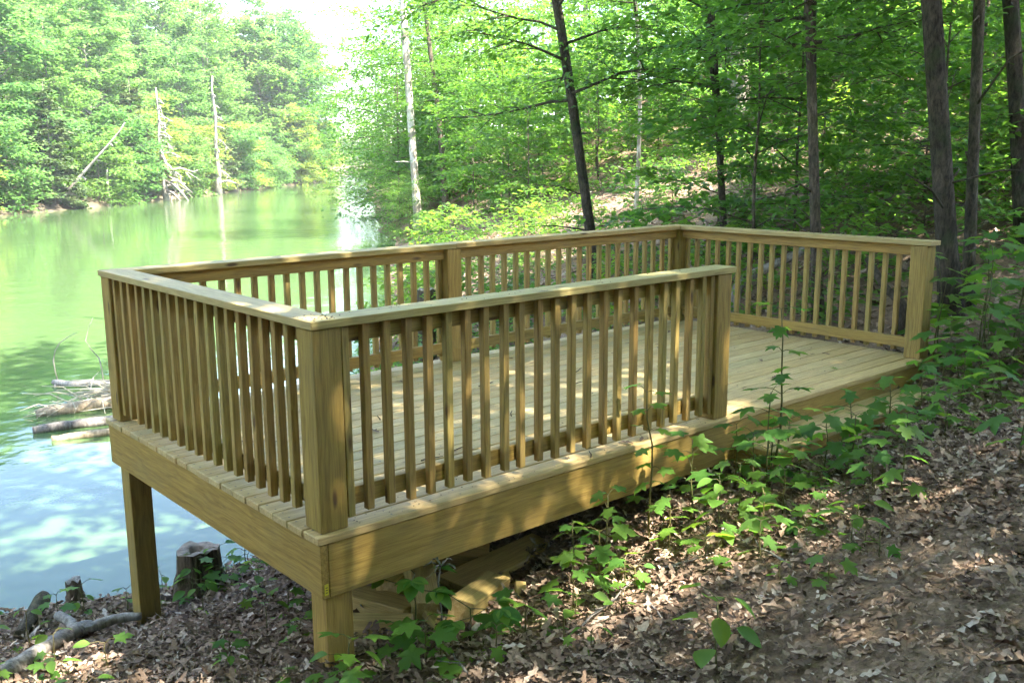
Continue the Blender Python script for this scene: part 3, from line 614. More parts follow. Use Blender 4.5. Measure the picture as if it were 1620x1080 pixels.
def snag(name, x, y, z, h, r, lean, nb, label, seed, mat=DEADWOOD, blen=.32):
    rd = random.Random(seed); root = empty(name, (x, y, z), label, 'dead tree')
    P = wob((0, 0, -.3), (lean*.753, -lean*.658, h), 9, .012, seed)
    link('trunk', trunk_mesh(P, r, r*.25, mat), root)
    for i in range(nb):
        t = .12+.82*i/nb; p = P[int(t*9)].lerp(P[min(9, int(t*9)+1)], (t*9) % 1); az = rd.uniform(-1.2, 1.4)-.7; ln = h*blen*(1.1-t)*rd.uniform(.6, 1.2)
        d = Vector((math.cos(az), math.sin(az), rd.uniform(-.55, .25))); q = p + d*ln*.5; e = p + d*ln + Vector((0, 0, -.25*ln))
        g = Geo(); g.tube([p, q, e], [r*.5*(1.1-t)+.02, r*.36*(1.1-t)+.02, .03], 5)
        for j in range(3):
            u = rd.uniform(.3, .9); b0 = p.lerp(e, u); g.tube([b0, b0+Vector((rd.uniform(-.3, .3), rd.uniform(-.3, .3), rd.uniform(-.4, .1)))*ln], [r*.2, .02], 4)
        link('branch', g.mesh('branch', mat), root)
    return root
snag('dead_tree', 26.9, 69.3, -1.45, 8.2, .20, -.3, 26, 'bare white dead tree with drooping branches on the far shore', 4)
snag('dead_tree', 34.9, 77.7, -1.45, 10, .24, .1, 9, 'pale upright dead trunk at the edge of the far shore', 5, DEADWOOD, .18)
snag('dead_tree', 16.9, 61.6, -.8, 4.6, .13, 4.6, 4, 'dead trunk leaning steeply among far bank shrubs', 6, DEADWOOD, .15)
snag('dead_tree', 20.6, 63.7, -1.3, 2.2, .15, .2, 2, 'short pale broken trunk standing in the far shallows', 8, BARK_PALE, .2)

# ------------------------------------------------------------------ near bank: stumps, logs, offcuts
def stump(name, x, y, h, r, label, bark, top, seed, hollow=True, lean=(0, 0)):
    rd = random.Random(seed); z = gz(x, y); root = empty(name, (x, y, z), label, 'stump'); k = 18
    lob = [1+.10*math.sin(3*2*PI*j/k+seed)+rd.uniform(-.05, .05) for j in range(k)]
    V = []; F = []; rows = [(-.15, 1.45), (.06, 1.2), (.4*h, 1.04), (.8*h, .98), (h, .96)]
    for i, (zz, rr) in enumerate(rows):
        for j in range(k):
            a = 2*PI*j/k; q = r*rr*(lob[j] if i < 4 else lob[j]*.99); V.append((q*math.cos(a)+lean[0]*zz, q*math.sin(a)+lean[1]*zz, zz+(rd.uniform(-.02, .02) if i == 4 else 0)))
    for i in range(4):
        for j in range(k): F.append((i*k+j, i*k+(j+1) % k, (i+1)*k+(j+1) % k, (i+1)*k+j))
    g = Geo(); g.add(V, F); link('bark', g.mesh('bark', bark), root)
    V2 = [V[4*k+j] for j in range(k)]; F2 = []
    for sc_, dz in ((.80, .006), (.38, -.004), (.26, -.09 if hollow else -.005)):
        for j in range(k): p = V[4*k+j]; V2.append((lean[0]*h+(p[0]-lean[0]*h)*sc_, lean[1]*h+(p[1]-lean[1]*h)*sc_, h+dz+rd.uniform(-.006, .006)))
    for i in range(3):
        for j in range(k): F2.append((i*k+j, i*k+(j+1) % k, (i+1)*k+(j+1) % k, (i+1)*k+j))
    F2.append(tuple(3*k+j for j in range(k))); g = Geo(); g.add(V2, F2); link('cut_top', g.mesh('cut_top', top), root)
    return root
stump('tree_stump', .62, 2.93, .30, .155, 'weathered round tree stump with hollow top at the water\'s edge', ROTTEN, STUMPTOP, 3)
stump('rotten_stump', -.10, 3.36, .17, .055, 'small dark cut stub standing in the shallows', ROTTEN, DEADWOOD, 5, False, (-.06, .05))
stump('broken_stump', 5.72, 7.10, 1.02, .13, 'tall broken stump behind the back railing by the shore', BARK_BROWN, DEADWOOD, 8, False, (.05, 0))
def log(name, pts, radii, mat, label, cat='log', k=9, jit=.16, twigs=(), group=None, sub=10):
    base = Vector(pts[0]); root = empty(name, base, label, cat, group); P = dense([Vector(p)-base for p in pts], sub)
    rr = [radii[0]+(radii[1]-radii[0])*i/sub for i in range(sub+1)]
    g = Geo(); g.tube(P, rr, k, True, jit); link('main_stem', g.mesh('main_stem', mat), root)
    for a, r0, r1 in twigs:
        g = Geo(); Q = dense([Vector(p)-base for p in a], 6); g.tube(Q, [r0+(r1-r0)*i/6 for i in range(7)], 6, True, jit); link('side_branch', g.mesh('side_branch', mat), root)
    return root
def G(x, y, dz): return (x, y, gz(x, y)+dz)
log('fallen_log', [G(-1.25, 1.65, .05), G(-.85, 2.02, .06), G(-.52, 2.34, .06), G(-.26, 2.60, .07)], (.060, .045), DEADWOOD, 'grey forked fallen branch lying on the bank beside the lake-end support post', twigs=[([G(-.36, 2.50, .06), G(-.10, 2.56, .08), G(.05, 2.50, .06)], .042, .028), ([G(-.36, 2.50, .06), G(-.34, 2.68, .09), G(-.38, 2.82, .11)], .04, .03)])
log('fallen_log', [G(-.62, 2.78, .03), G(-.48, 3.02, .07), G(-.36, 3.20, .12)], (.04, .05), BARK_BROWN, 'short broken limb propped on the muddy bank', sub=6)
log('driftwood_log', [(.95, 8.34, -1.49), (1.4, 8.2, -1.46), (2.4, 7.9, -1.45)], (.07, .055), DEADDARK, 'grey driftwood log with a dark wet end floating off the bank', 'log')
log('driftwood_log', [(1.02, 7.86, -1.50), (1.5, 7.66, -1.47), (2.2, 7.45, -1.46)], (.05, .05), DRIFT, 'thin brown driftwood log floating alongside the grey one', 'log')
log('driftwood_log', [(1.2, 9.12, -1.50), (1.6, 9.0, -1.46), (2.7, 8.75, -1.40)], (.08, .10), DRIFT, 'tan half-sunk log under the heap of dry stalks', 'log')
log('dead_branch', [(1.88, 10.75, -1.46), (2.1, 10.2, -1.43), (2.9, 9.7, -1.40)], (.04, .05), DEADWOOD, 'dark crooked branch with thin curling twigs rising from the water', 'branch', twigs=[([(1.92, 10.7, -1.45), (1.90, 10.75, -1.15), (2.02, 10.8, -.92), (2.3, 10.9, -.82)], .010, .004), ([(2.35, 10.1, -1.42), (2.35, 10.2, -1.1), (2.22, 10.3, -.85), (2.38, 10.4, -.55)], .009, .004), ([(1.90, 10.72, -1.45), (1.80, 10.5, -1.55)], .02, .012)])
def brush_heap():
    root = empty('brush_heap', (2.1, 9.15, WL), 'pale heap of dry stalks piled on the tan log in the water', 'brush')
    g = Geo(); rd = random.Random(2)
    for i in range(150):
        bx, by = rd.gauss(.34, .26), rd.gauss(0, .2); az = rd.uniform(2.4, 4.6) if rd.random() < .75 else rd.uniform(0, 6.28); ln = rd.uniform(.2, .6); e = rd.uniform(.1, .9)
        p = Vector((bx, by, rd.uniform(0, .12))); q = p+Vector((math.cos(az), math.sin(az), e))*ln*.5; t = p+Vector((math.cos(az)*1.1, math.sin(az)*1.1, e*.55))*ln
        g.tube([p, q, t], [.010, .008, .004], 4, False)
    for i in range(16):
        p = Vector((rd.uniform(-.75, -.1), rd.uniform(-.2, .1), .02)); az = rd.uniform(2, 5); g.tube([p, p+Vector((math.cos(az)*.2, math.sin(az)*.2, rd.uniform(.02, .15))), p+Vector((math.cos(az)*.42, math.sin(az)*.42, rd.uniform(-.02, .08)))], [.009, .008, .004], 4, False)
    o = link('stalk_tangle', g.mesh('stalk_tangle', STRAW), root); o['kind'] = 'stuff'
brush_heap()
log('bent_log', [(7.1, 3.0, -.35), (7.12, 2.98, .05), (7.2, 2.93, .24), (7.5, 2.75, .40), (7.8, 2.55, .57), (8.1, 2.35, .70)], (.062, .045), DEADWOOD, 'grey arching dead log behind the end railing', 'log')
log('dead_branch', [G(6.62, .72, 0), G(6.62, .75, .28), G(6.68, .95, .42), G(6.85, 1.25, .68)], (.05, .03), BARK_DARK, 'dark crooked dead branch against the end railing post', 'branch')
log('bare_branch', [(13.95, 5.62, 2.56), (14.4, 5.18, 2.47), (14.8, 4.8, 2.38), (15.3, 4.35, 2.30)], (.032, .012), DRIFT, 'long bare pale branch reaching sideways from the narrow brown trunk', 'branch', 6)

def offcuts():
    rd = random.Random(12); spots = [
        (1.00, .12, .14, .14, .50, .05, 28, 8, 'squared post offcut with its sawn end facing out of the leaf litter'),
        (.83, .42, .14, .14, .55, .16, 60, -14, 'thick post offcut lying across the timber heap under the deck'),
        (1.22, .40, .038, .14, .40, .06, -15, 5, 'short reddish plank end beside the squared post offcut'),
        (.62, .55, .09, .14, .60, .08, 100, 6, 'wide block leaning against the near support post under the deck'),
        (.98, .72, .14, .14, .70, .16, 35, 4, 'post offcut on the back of the timber heap'),
        (1.48, .50, .038, .22, .95, .06, 14, 4, 'long wide board offcut leaning under the front rim'),
        (.45, .34, .09, .09, .45, .05, 130, 3, 'small square offcut next to the near support post'),
        (.72, .16, .04, .09, .34, .04, 75, -8, 'thin scrap of planking in front of the timber heap'),
        (1.30, .80, .14, .14, .5, .12, -40, 6, 'post offcut half hidden at the back of the heap'),
        (1.20, .02, .03, .06, .16, .035, 50, -20, 'tiny pale wood scrap sticking out of the dead leaves')]
    for x, y, h, w, l, dz, az, tilt, lab in spots:
        me = box_mesh('timber_offcut', l, w, h, WOOD_OFFCUT, .004, ENDGRAIN); o = link('timber_offcut', me, None, (x, y, gz(x, y)+dz)); o.rotation_euler = (R(rd.uniform(-8, 25)), R(tilt), R(az)); tag(o, lab, 'wood offcut', 'timber offcuts heaped under the deck')
offcuts()

# ------------------------------------------------------------------ leaf litter
def litter():
    Vs, Fs, off = [], [], 0
    tm = [dead_template(c, i) for i, c in enumerate((.5, -.5, 1.1, .2, -.8))]
    rg = np.random.default_rng(21); yaw = .8541
    for (r0, r1, half, dens, s0, s1) in [(1.2, 9.0, .85, 950, .03, .12), (9.0, 30, .66, 60, .09, .18)]:
        n = int(half*(r1*r1-r0*r0)*dens); rr = np.sqrt(rg.uniform(r0*r0, r1*r1, n)); an = yaw + rg.uniform(-half, half, n)
        x = CAM_POS[0]+rr*np.cos(an); y = CAM_POS[1]+rr*np.sin(an); sd = shore_dist(x, y)
        patch = .5+.5*np.sin(x*1.7+2*np.sin(y*1.1))*np.sin(y*2.1+1.3*np.sin(x*.9))
        keep = (sd > .12) & (rg.random(n) < .62+.5*patch) & ((np.hypot((x-1.55)/.75, (y+1.72)/.40) > 1) | (rg.random(n) < .5)) & ((np.hypot((x-.95)/.5, (y+2.1)/.3) > 1) | (rg.random(n) < .6)); x, y = x[keep], y[keep]; n = len(x); z = ground_z(x, y)
        which = rg.integers(0, len(tm), n)
        for k in range(len(tm)):
            m = which == k; c = int(m.sum())
            pos = np.stack([x[m], y[m], z[m]+rg.uniform(.004, .035, c)], -1)
            nrm = np.stack([rg.normal(0, .36, c), rg.normal(0, .36, c), np.ones(c)], -1); ax = rg.normal(0, 1, (c, 3))
            V, F = leafcloud(pos, nrm, ax, s0+(s1-s0)*rg.random(c)**1.8, tm[k]); Vs.append(V); Fs.append(F+off); off += len(V)
    n = 42000; rr = np.sqrt(rg.uniform(1.4, 8*8, n)); an = yaw+rg.uniform(-.8, .8, n); x = CAM_POS[0]+rr*np.cos(an); y = CAM_POS[1]+rr*np.sin(an); k = shore_dist(x, y) > .1; x, y = x[k], y[k]; n = len(x)
    V, F = leafcloud(np.stack([x, y, ground_z(x, y)+rg.uniform(.006, .04, n)], -1), np.stack([rg.normal(0, .6, n), rg.normal(0, .6, n), np.ones(n)], -1), rg.normal(0, 1, (n, 3)), rg.uniform(.012, .045, n), T_DIAMOND); Vs.append(V); Fs.append(F+off)
    o = link('leaf_litter', mesh_np('leaf_litter', np.concatenate(Vs), np.concatenate(Fs), LITTER)); tag(o, 'brown dead leaves carpeting the forest floor', 'leaf litter', kind='stuff')
litter()

# ------------------------------------------------------------------ seedlings and leafy plants (every leaf a part)
def maple_mesh(name, mat, curl, seed):
    r = random.Random(seed)
    half = [(-.08, .16), (-.10, .36), (.06, .30), (.16, .27), (.30, .40), (.50, .56), (.52, .38), (.50, .20), (.64, .26), (.80, .20), (.82, .09)]
    up = [(x+r.uniform(-.02, .02), y*r.uniform(.9, 1.1)) for x, y in half]; dn = [(x+r.uniform(-.02, .02), -y*r.uniform(.9, 1.1)) for x, y in half]
    out = [(0, 0)] + up + [(1.02, 0)] + dn[::-1]; z = lambda x, y: -.35*curl*y*y*2 - .30*curl*max(0, x-.2)**2 + .06*abs(y)
    V = [(x, y, z(x, y)+r.uniform(-.012, .012)) for x, y in out]; mid = [(.30, 0, -.02), (.62, 0, -.04-.1*curl)]; n = len(V); V += mid; F = []
    nh = len(up)
    for i in range(n):
        j = (i+1) % n; x = (out[i][0]+out[j][0])/2; c = n+1 if x > .55 else n
        F.append((c, i, j))
    # close the seam between the two fan centres
    iu = max(i for i in range(1, nh+1) if out[i][0] < .56); F.append((n, 8, n+1)); F.append((n, n+1, n-8))
    g = Geo(); g.add(V, F); return g.mesh(name, mat, True)
def oval_mesh(name, mat, curl, w=.30):
    xs = [0, .12, .3, .5, .7, .87, 1.0]; ws = [0, .55, .95, 1, .78, .42, 0]; V = []; F = []
    for x, q in zip(xs, ws):
        for s in (-1, 0, 1): V.append((x, s*q*w, .10*abs(s)*q - .28*curl*x*x))
    for i in range(6):
        for j in range(2): F.append((i*3+j, (i+1)*3+j, (i+1)*3+j+1, i*3+j+1))
    g = Geo(); g.add(V, F); return g.mesh(name, mat, True)
MAPLE = [maple_mesh('maple_leaf', m, c, 40+i) for i, (m, c) in enumerate([(LEAF_MAPLE, .6), (LEAF_MAPLE, 1.0), (LEAF_MAPLE, .3), (LEAF_FRESH, .7), (LEAF_FRESH, .4)])]
OVAL = [oval_mesh('oval_leaf', m, c, w) for m, c, w in [(LEAF_MAPLE, .5, .30), (LEAF_FRESH, .8, .27), (LEAF_FRESH, .4, .33), (LEAF_MAPLE, .9, .25)]]
def set_leaf(root, me, pos, az, el, size, roll=0.0):
    t = Vector((math.cos(az)*math.cos(el), math.sin(az)*math.cos(el), math.sin(el))); up = Vector((0, 0, 1)); b = up.cross(t).normalized(); n = t.cross(b)
    q = Matrix.Rotation(roll, 3, t); b = q@b; n = q@n
    o = link('leaf', me, root); m = Matrix((t, b, n)).transposed().to_4x4(); o.rotation_euler = m.to_euler(); o.location = pos; o.scale = (size,)*3; return o
pr = random.Random(77)
def seedling(x, y, h, nodes, lsize, label, group=None, leaves=MAPLE, lean=(0, 0), start=.35, per=2, name='maple_seedling', whorl=0, gzv=None, fresh=.35):
    z = gz(x, y) if gzv is None else gzv; root = empty(name, (x, y, z-.01), label, 'plant', group)
    P = wob((0, 0, -.03), (lean[0], lean[1], h), 6, .02, pr.random()); g = Geo(); g.tube(P, [.0045*(1-.6*i/6)*(1+h) for i in range(7)], 5, True)
    az = pr.uniform(0, PI)
    def leafset():
        if leaves is MAPLE: return MAPLE[3+pr.randrange(2)] if pr.random() < fresh else MAPLE[pr.randrange(3)]
        return leaves[pr.randrange(len(leaves))]
    for i in range(nodes):
        t = start+(1-start)*(i/max(1, nodes-1)); p = P[min(5, int(t*6))].lerp(P[min(6, int(t*6)+1)], min(1, t*6-min(5, int(t*6)))); az += PI/2 + pr.uniform(-.35, .35)
        sz = 1.12*lsize*(1.0-.35*abs(t-.6))*pr.uniform(.75, 1.15); n = per if i < nodes-1 or not whorl else whorl
        for j in range(n):
            a = az + 2*PI*j/n + pr.uniform(-.25, .25); el = pr.uniform(.05, .5); pl = sz*pr.uniform(.4, .9)
            d = Vector((math.cos(a)*math.cos(el), math.sin(a)*math.cos(el), math.sin(el))); e = p + d*pl
            g.tube([p, p+d*pl*.5+Vector((0, 0, .01)), e], [.0025, .002, .0015], 4, False)
            set_leaf(root, leafset(), e, a+pr.uniform(-.3, .3), pr.uniform(-.55, .12), sz*pr.uniform(.85, 1.15), pr.uniform(-.35, .35))
    link('stem', g.mesh('stem', STEM), root); return root
def compound(x, y, h, nl, lsize, label, lean=(0, 0), group=None):
    """low plant whose stalk ends in a fan of broad leaflets"""
    z = gz(x, y); root = empty('broadleaf_seedling', (x, y, z-.01), label, 'plant', group); P = wob((0, 0, -.03), (*lean, h), 5, .02, pr.random()); g = Geo(); g.tube(P, [.006, .005, .005, .004, .004, .003], 5)
    for c in range(nl):
        a = c*2*PI/nl+pr.uniform(-.3, .3); L0 = lsize*pr.uniform(1.0, 1.5); d = Vector((math.cos(a), math.sin(a), .25)); q = P[-1 if c % 2 else -2] + d*L0; g.tube([P[-1 if c % 2 else -2], q], [.003, .002], 4, False)
        for k, da in enumerate((-1.25, -.62, 0, .62, 1.25)): set_leaf(root, OVAL[(0, 2, 0, 0, 2)[k]], q, a+da, pr.uniform(-.35, .05), lsize*(1.0-.16*abs(k-2)), pr.uniform(-.2, .2))
    link('stem', g.mesh('stem', STEM), root); return root
# individual plants one can point out
seedling(2.96, -.36, 1.06, 7, .125, 'tall maple seedling rising in front of the deck opening beside the front end post', start=.30, lean=(.05, .05))
seedling(2.78, -.42, .62, 5, .13, 'shorter dark maple seedling at the foot of the front end post', start=.3, fresh=.1)
seedling(1.98, -.20, .86, 7, .105, 'slender maple seedling climbing past the middle of the front railing', start=.28, lean=(.03, .06), fresh=.5)
seedling(2.22, -.30, .50, 5, .12, 'maple seedling spreading flat leaves against the front rim', start=.35)
seedling(1.62, -.22, .46, 5, .10, 'thin seedling with small pale leaves near the timber heap', fresh=.7)
seedling(2.05, -.62, .36, 4, .13, 'pale upright seedling with long pointed leaves in a sunny patch', leaves=OVAL[1:3], name='pointed_seedling', whorl=4)
seedling(2.20, -.80, .26, 4, .10, 'yellowish maple seedling beside the pale pointed-leaf seedling', fresh=1)
seedling(1.78, -.74, .20, 3, .11, 'small bright maple seedling just downhill of the sunny patch', fresh=1)
seedling(2.62, -.42, .42, 5, .13, 'bright-topped maple seedling against the front rim near the end post', fresh=.8)
seedling(2.80, -1.25, .40, 4, .115, 'bright upright maple seedling alone on the open litter slope', fresh=.9, start=.3)
seedling(2.20, -1.30, .14, 2, .10, 'pair of round-leaved sprouts on the open litter slope', leaves=OVAL[:1], name='sprout')
seedling(1.80, -1.42, .12, 2, .10, 'tiny yellow-green sprout beside a bare dirt patch', leaves=MAPLE, fresh=1, name='sprout')
seedling(3.35, -1.62, .34, 4, .13, 'lone maple seedling on the upper litter slope', fresh=.6)
seedling(.98, -1.42, .30, 4, .13, 'dark round-leaved seedling on the litter below the dirt patch', leaves=[OVAL[0], OVAL[2]], name='broadleaf_seedling')
compound(.52, .02, .36, 5, .125, 'broad five-leaflet plant beside the near support post')
compound(.62, -.28, .20, 4, .12, 'low five-leaflet plant in front of the timber heap')
seedling(.36, -.28, .22, 4, .12, 'maple seedling low beside the near support post foot', fresh=.4)
seedling(.02, -.18, .26, 5, .11, 'fresh green seedling with serrated leaves left of the near support post', fresh=1, leaves=[MAPLE[3], OVAL[1]])
seedling(.80, -.46, .20, 3, .14, 'bluish dark maple sprout in the litter below the timber heap', fresh=0)
seedling(1.28, -.28, .40, 4, .09, 'reddish-stemmed straggly seedling with one round leaf', fresh=.6, start=.5)
seedling(1.42, -.52, .16, 3, .10, 'low maple sprout on leaf litter downhill of the front rim', fresh=.5)
for i, (x, y, h, n) in enumerate([(1.15, -.42, .22, 3), (1.45, -.32, .30, 4), (1.88, -.42, .34, 4), (2.32, -.55, .34, 4), (2.5, -.72, .26, 4), (1.95, -.95, .20, 3), (2.4, -1.0, .2, 3), (2.95, -1.0, .24, 3)]):
    seedling(x, y, h, n, .115, 'light green maple seedling on the litter before the front rim', 'light seedlings before the front rim', start=.3, fresh=.8)
seedling(.50, 2.70, .30, 4, .10, 'leafy vine climbing the front of the round stump', leaves=[OVAL[0], MAPLE[0]], name='vine', lean=(.06, .1))
seedling(.72, 2.72, .28, 4, .10, 'leafy sprig against the side of the round stump', leaves=[OVAL[0], MAPLE[0]], name='vine', lean=(.02, .1))
def dry_plant():
    root = empty('withered_seedling', (.62, -.06, gz(.62, -.06)-.02), 'withered grey seedling with curled dead leaves before the front rim', 'plant'); g = Geo(); P = wob((0, 0, 0), (.0, .0, .40), 5, .02, 3); g.tube(P, [.005]*5+[.003], 5); link('stem', g.mesh('stem', DEADWOOD), root)
    for a in (0.2, 1.5, 2.6, 3.7, 5.0):
        e = Vector((math.cos(a)*.09, math.sin(a)*.09, .41)); g = Geo(); T, F = dead_template(.8, int(a*10)); V = [Vector((x*.09*math.cos(a)-y*.05*math.sin(a), x*.09*math.sin(a)+y*.05*math.cos(a), .40+.02*math.sin(3*x)+z*.05)) for x, y, z in T]; g.add(V, [tuple(f) for f in F]); link('leaf', g.mesh('leaf', DEADWOOD), root)
dry_plant()
# thick clump of maple seedlings by the right end of the deck
for i, (x, y, h, n) in enumerate([(5.65, -.42, .78, 6), (5.35, -.55, .62, 5), (5.95, -.25, .95, 7), (6.15, -.62, .80, 6), (6.35, -.15, .9, 6), (5.0, -.55, .48, 5), (6.6, -.5, .85, 6), (5.8, -.85, .55, 5), (6.4, -.95, .6, 5), (6.85, .05, .8, 5), (7.1, -.75, .7, 5), (6.15, .15, .8, 6), (5.9, .08, .7, 5), (5.5, -.2, .55, 5), (6.9, -1.2, .5, 4), (6.0, -1.15, .42, 4), (5.7, -.6, .5, 5), (6.25, -.4, 1.0, 7), (6.7, -.25, 1.0, 7), (6.5, -.7, .75, 6), (7.0, -.4, .95, 6), (7.4, -.3, .9, 6), (7.3, -1.0, .7, 5), (5.15, -.8, .4, 4)]):
    seedling(x, y, h, n+1, .165, 'dark-leaved maple seedling in the thick clump by the end railing post', 'maple seedling clump by the end railing post', start=.22, lean=(pr.uniform(-.1, .1), pr.uniform(-.12, .05)), fresh=.4)
# band of seedlings in front of the step
for i, (x, y, h, n) in enumerate([(3.0, -.30, .34, 5), (3.2, -.55, .36, 5), (3.45, -.60, .30, 4), (3.65, -.45, .40, 5), (3.85, -.62, .34, 5), (4.05, -.50, .42, 5), (4.25, -.72, .34, 4), (4.5, -.50, .44, 5), (4.75, -.68, .42, 5), (2.85, -.6, .26, 4), (3.1, -.82, .22, 3), (3.6, -.85, .26, 4), (4.05, -.9, .28, 4), (2.75, -.22, .42, 5), (4.6, -.95, .3, 4), (3.3, -.22, .3, 4)]):
    seedling(x, y, h, n, .125, 'low maple seedling in the green band along the front step', 'maple seedlings along the front step', start=.25, fresh=.3)
# scattered sprouts on the litter
for i in range(46):
    while True:
        d = pr.uniform(3.6, 8.5); a = .8541 + pr.uniform(-.5, .5); x, y = CAM_POS[0]+d*math.cos(a), CAM_POS[1]+d*math.sin(a)
        if not inside_deck(x, y, -.05) and SD(x, y) > .15 and not (.4 < x < 2.4 and -2.6 < y < -1.55 and pr.random() < .8): break
    seedling(x, y, pr.uniform(.05, .16), pr.choice((1, 2, 2, 3)), pr.uniform(.05, .10), 'tiny green sprout in the dead leaves', 'tiny sprouts in the leaf litter', leaves=pr.choice((MAPLE, OVAL[:3])), name='sprout', start=.5, fresh=.6)
# green fringe on the bank by the stump and beneath the deck
for i, (x, y) in enumerate([(.50, 2.75), (.72, 2.72), (.85, 2.95), (.40, 3.05), (.98, 2.85), (1.15, 2.8), (1.05, 3.05), (-.35, 2.92), (-.15, 3.05), (.12, 2.98), (.25, 2.85), (-.62, 2.55), (-.8, 2.75), (-1.0, 2.35), (-.95, 1.75), (-.72, 1.7), (-.62, 2.0), (.35, 2.2), (.55, 1.9), (.3, 1.2), (.45, .95), (.25, .7), (.6, 1.5), (.8, 2.3), (-.5, 1.45), (.75, 1.1)]):
    seedling(x, y, pr.uniform(.08, .26), pr.choice((2, 3, 4)), .085, 'low green plant on the bank under the lake end of the deck', 'low plants on the bank under the deck', leaves=[OVAL[0], OVAL[2], MAPLE[0], MAPLE[3]], name='bank_plant', start=.3)
# low shrubs on the slope beyond the deck
SHRUB = [make_crown(121+k, (.9, 1.3, .7)[k], (.75, .85, .8)[k], 12, (420, 620, 380)[k], .11, T_OVAL, (LEAF_SAPLING, LEAF_FRESH, LEAF_CANOPY)[k], BARK_BROWN, 'flare', .3, .012, spread=.3, low=.1) for k in range(3)]
def shrub_ok(x, y, d, s):
    if inside_deck(x, y, .9) or d > 32 or SD(x, y) < .5: return False
    if d < 9.5: return False
    if .07 < s < .21 and 14 < d < 24: return random.random() < .12
    return True
for i, (x, y) in enumerate(scatter(190, shrub_ok, lambda d: .62+.03*d, seed=15, box=(2, 34, -6, 34))):
    d, s = view(x, y)
    root = empty('low_shrub', (x, y, gz(x, y)-.03), ('small leafy', 'knee-high bright green', 'low dark green')[i % 3]+' forest shrub closest to '+by_mark(x, y, MARKS), 'shrub', ('small leafy', 'bright green', 'dark green')[i % 3]+' shrubs by '+by_mark(x, y, MARKS), random.uniform(0, 6.28), random.uniform(.55, 1.1))
    add_crown(root, SHRUB[i % 3], (0, 0, .02), 0, 1, ('stem', 'foliage'))

# ------------------------------------------------------------------ small litter on the deck and sticks on the ground
for i, (x, y, a, l) in enumerate([(1.25, .62, .3, .24), (1.05, .58, -.2, .14), (2.0, 1.0, .8, .12), (.95, .30, 2.0, .10), (1.75, .05, .9, .10), (2.9, 1.3, 0, .12), (3.2, 1.6, .5, .2), (1.3, 1.5, 1.2, .1), (2.4, 1.75, .2, .16), (4.3, 1.1, .9, .12)]):
    g = Geo(); g.tube(wob((-l/2, 0, 0), (l/2, 0, .004), 4, .05, i), [.004, .004, .0035, .003, .002], 5); o = link('fallen_twig', g.mesh('fallen_twig', BARK_DARK), None, (x, y, .006)); o.rotation_euler = (0, 0, a); tag(o, 'little dark twig lying on the deck boards', 'twig', 'twigs on the deck boards')
for i, (x, y, gr) in enumerate([(1.55, .95, 1), (2.42, 1.35, 0), (.75, .45, 0), (2.05, .10, 0), (2.15, .03, 0), (.62, .85, 1), (4.6, .9, 0), (3.9, 1.9, 0), (3.3, .6, 0), (4.9, 1.5, 0), (5.2, .7, 0), (4.1, .45, 0), (3.6, 1.2, 0), (2.7, .8, 0), (1.1, 1.3, 0), (5.0, 2.2, 0), (2.0, 2.2, 0), (4.4, 1.8, 0), (.4, 1.6, 0), (5.4, 1.9, 0), (3.15, 2.3, 0), (4.75, .35, 1)]):
    g = Geo(); T, F = dead_template(.5, i); g.add([(a*.085, b*.085, c*.06+.006) for a, b, c in T], [tuple(f) for f in F]); o = link('fallen_leaf', g.mesh('fallen_leaf', LEAF_FRESH if gr else LITTER), None, (x, y, .004)); o.rotation_euler = (0, 0, i*1.7)
    tag(o, 'fresh green leaf fallen on the deck boards' if gr else 'curled brown leaf fallen on the deck boards', 'leaf', 'green leaves on the deck' if gr else 'brown leaves on the deck')
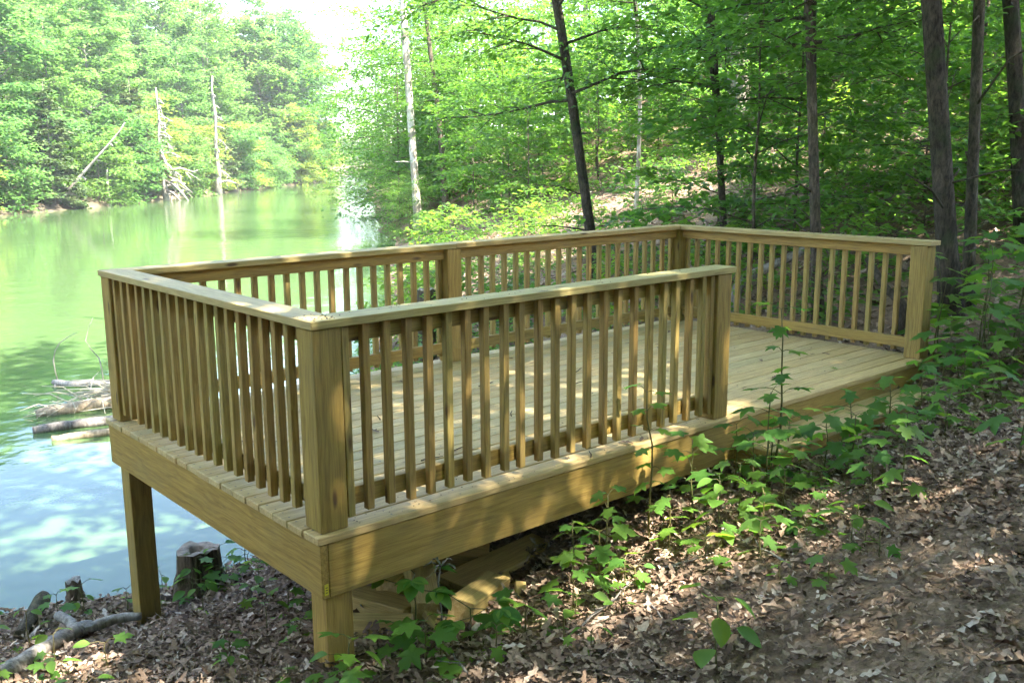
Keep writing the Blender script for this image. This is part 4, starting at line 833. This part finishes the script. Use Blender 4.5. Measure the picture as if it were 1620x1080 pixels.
def crumbs():
    g = Geo(); rd = random.Random(6)
    spots = [(S0+rd.gauss(.06, .05), S0+rd.gauss(.06, .05), RH) for _ in range(46)] + [(rd.uniform(.2, 2.9), S0+rd.uniform(.0, .13), RH) for _ in range(40)] + [(rd.uniform(.15, 2.8), rd.uniform(.02, .14), 0) for _ in range(60)] + [(rd.uniform(.2, 5.5), rd.uniform(.2, 2.5), 0) for _ in range(110)] + [(L_-S0-rd.uniform(.02, .14), rd.uniform(.1, 2.5), RH) for _ in range(40)]
    for x, y, z in spots:
        if z > .5: x = min(max(x, .03), L_-.04); y = max(y, .03)
        s = rd.uniform(.003, .008); z += .003; a = rd.uniform(0, 6.28); c, d = math.cos(a)*s, math.sin(a)*s
        g.add([(x-c, y-d, z), (x+d*.5, y-c*.5, z), (x+c, y+d, z), (x-d*.5, y+c*.5, z), (x, y, z+s*.5)], [(0, 1, 4), (1, 2, 4), (2, 3, 4), (3, 0, 4)])
    o = link('deck_debris', g.mesh('deck_debris', BARK_DARK, False)); tag(o, 'specks of bark and catkin debris on the deck and rail caps', 'debris', kind='stuff')
crumbs()
for i in range(34):
    d = pr.uniform(3.2, 7.5); a = .8541+pr.uniform(-.50, .25)
    x, y = CAM_POS[0]+d*math.cos(a), CAM_POS[1]+d*math.sin(a)
    if inside_deck(x, y, .1): continue
    l = pr.uniform(.12, .5); az = pr.uniform(0, 6.28); x1, y1 = x+l*math.cos(az), y+l*math.sin(az)
    if inside_deck(x1, y1, .1): continue
    g = Geo(); P = wob((0, 0, .03), (x1-x, y1-y, gz(x1, y1)-gz(x, y)+.03), 5, .04, i); g.tube(P, [.007, .0065, .006, .005, .004, .003], 5)
    if i % 3 == 0: g.tube([P[2], P[2]+Vector((pr.uniform(-.1, .1), pr.uniform(-.1, .1), .03))], [.004, .002], 4)
    o = link('fallen_stick', g.mesh('fallen_stick', pr.choice((DEADWOOD, BARK_BROWN))), None, (x, y, gz(x, y))); tag(o, 'thin fallen stick lying on the leaf litter', 'stick', 'sticks on the leaf litter')

# ------------------------------------------------------------------ thin haze volume added for a washed-out look, standing in for lens glare
def haze():
    m = bpy.data.materials.new('haze_glare'); m.use_nodes = True; N = m.node_tree.nodes; N.clear()
    out = N.new('ShaderNodeOutputMaterial'); v = N.new('ShaderNodeVolumePrincipled'); v.inputs['Color'].default_value = (.97, .98, .96, 1); v.inputs['Density'].default_value = HAZE; v.inputs['Anisotropy'].default_value = .2
    m.node_tree.links.new(v.outputs[0], out.inputs['Volume'])
    o = link('haze', box_mesh('haze', 760, 600, 62, m, 0), None, (50, 150, 24)); tag(o, kind='stuff')
HAZE = 0.0006
haze()
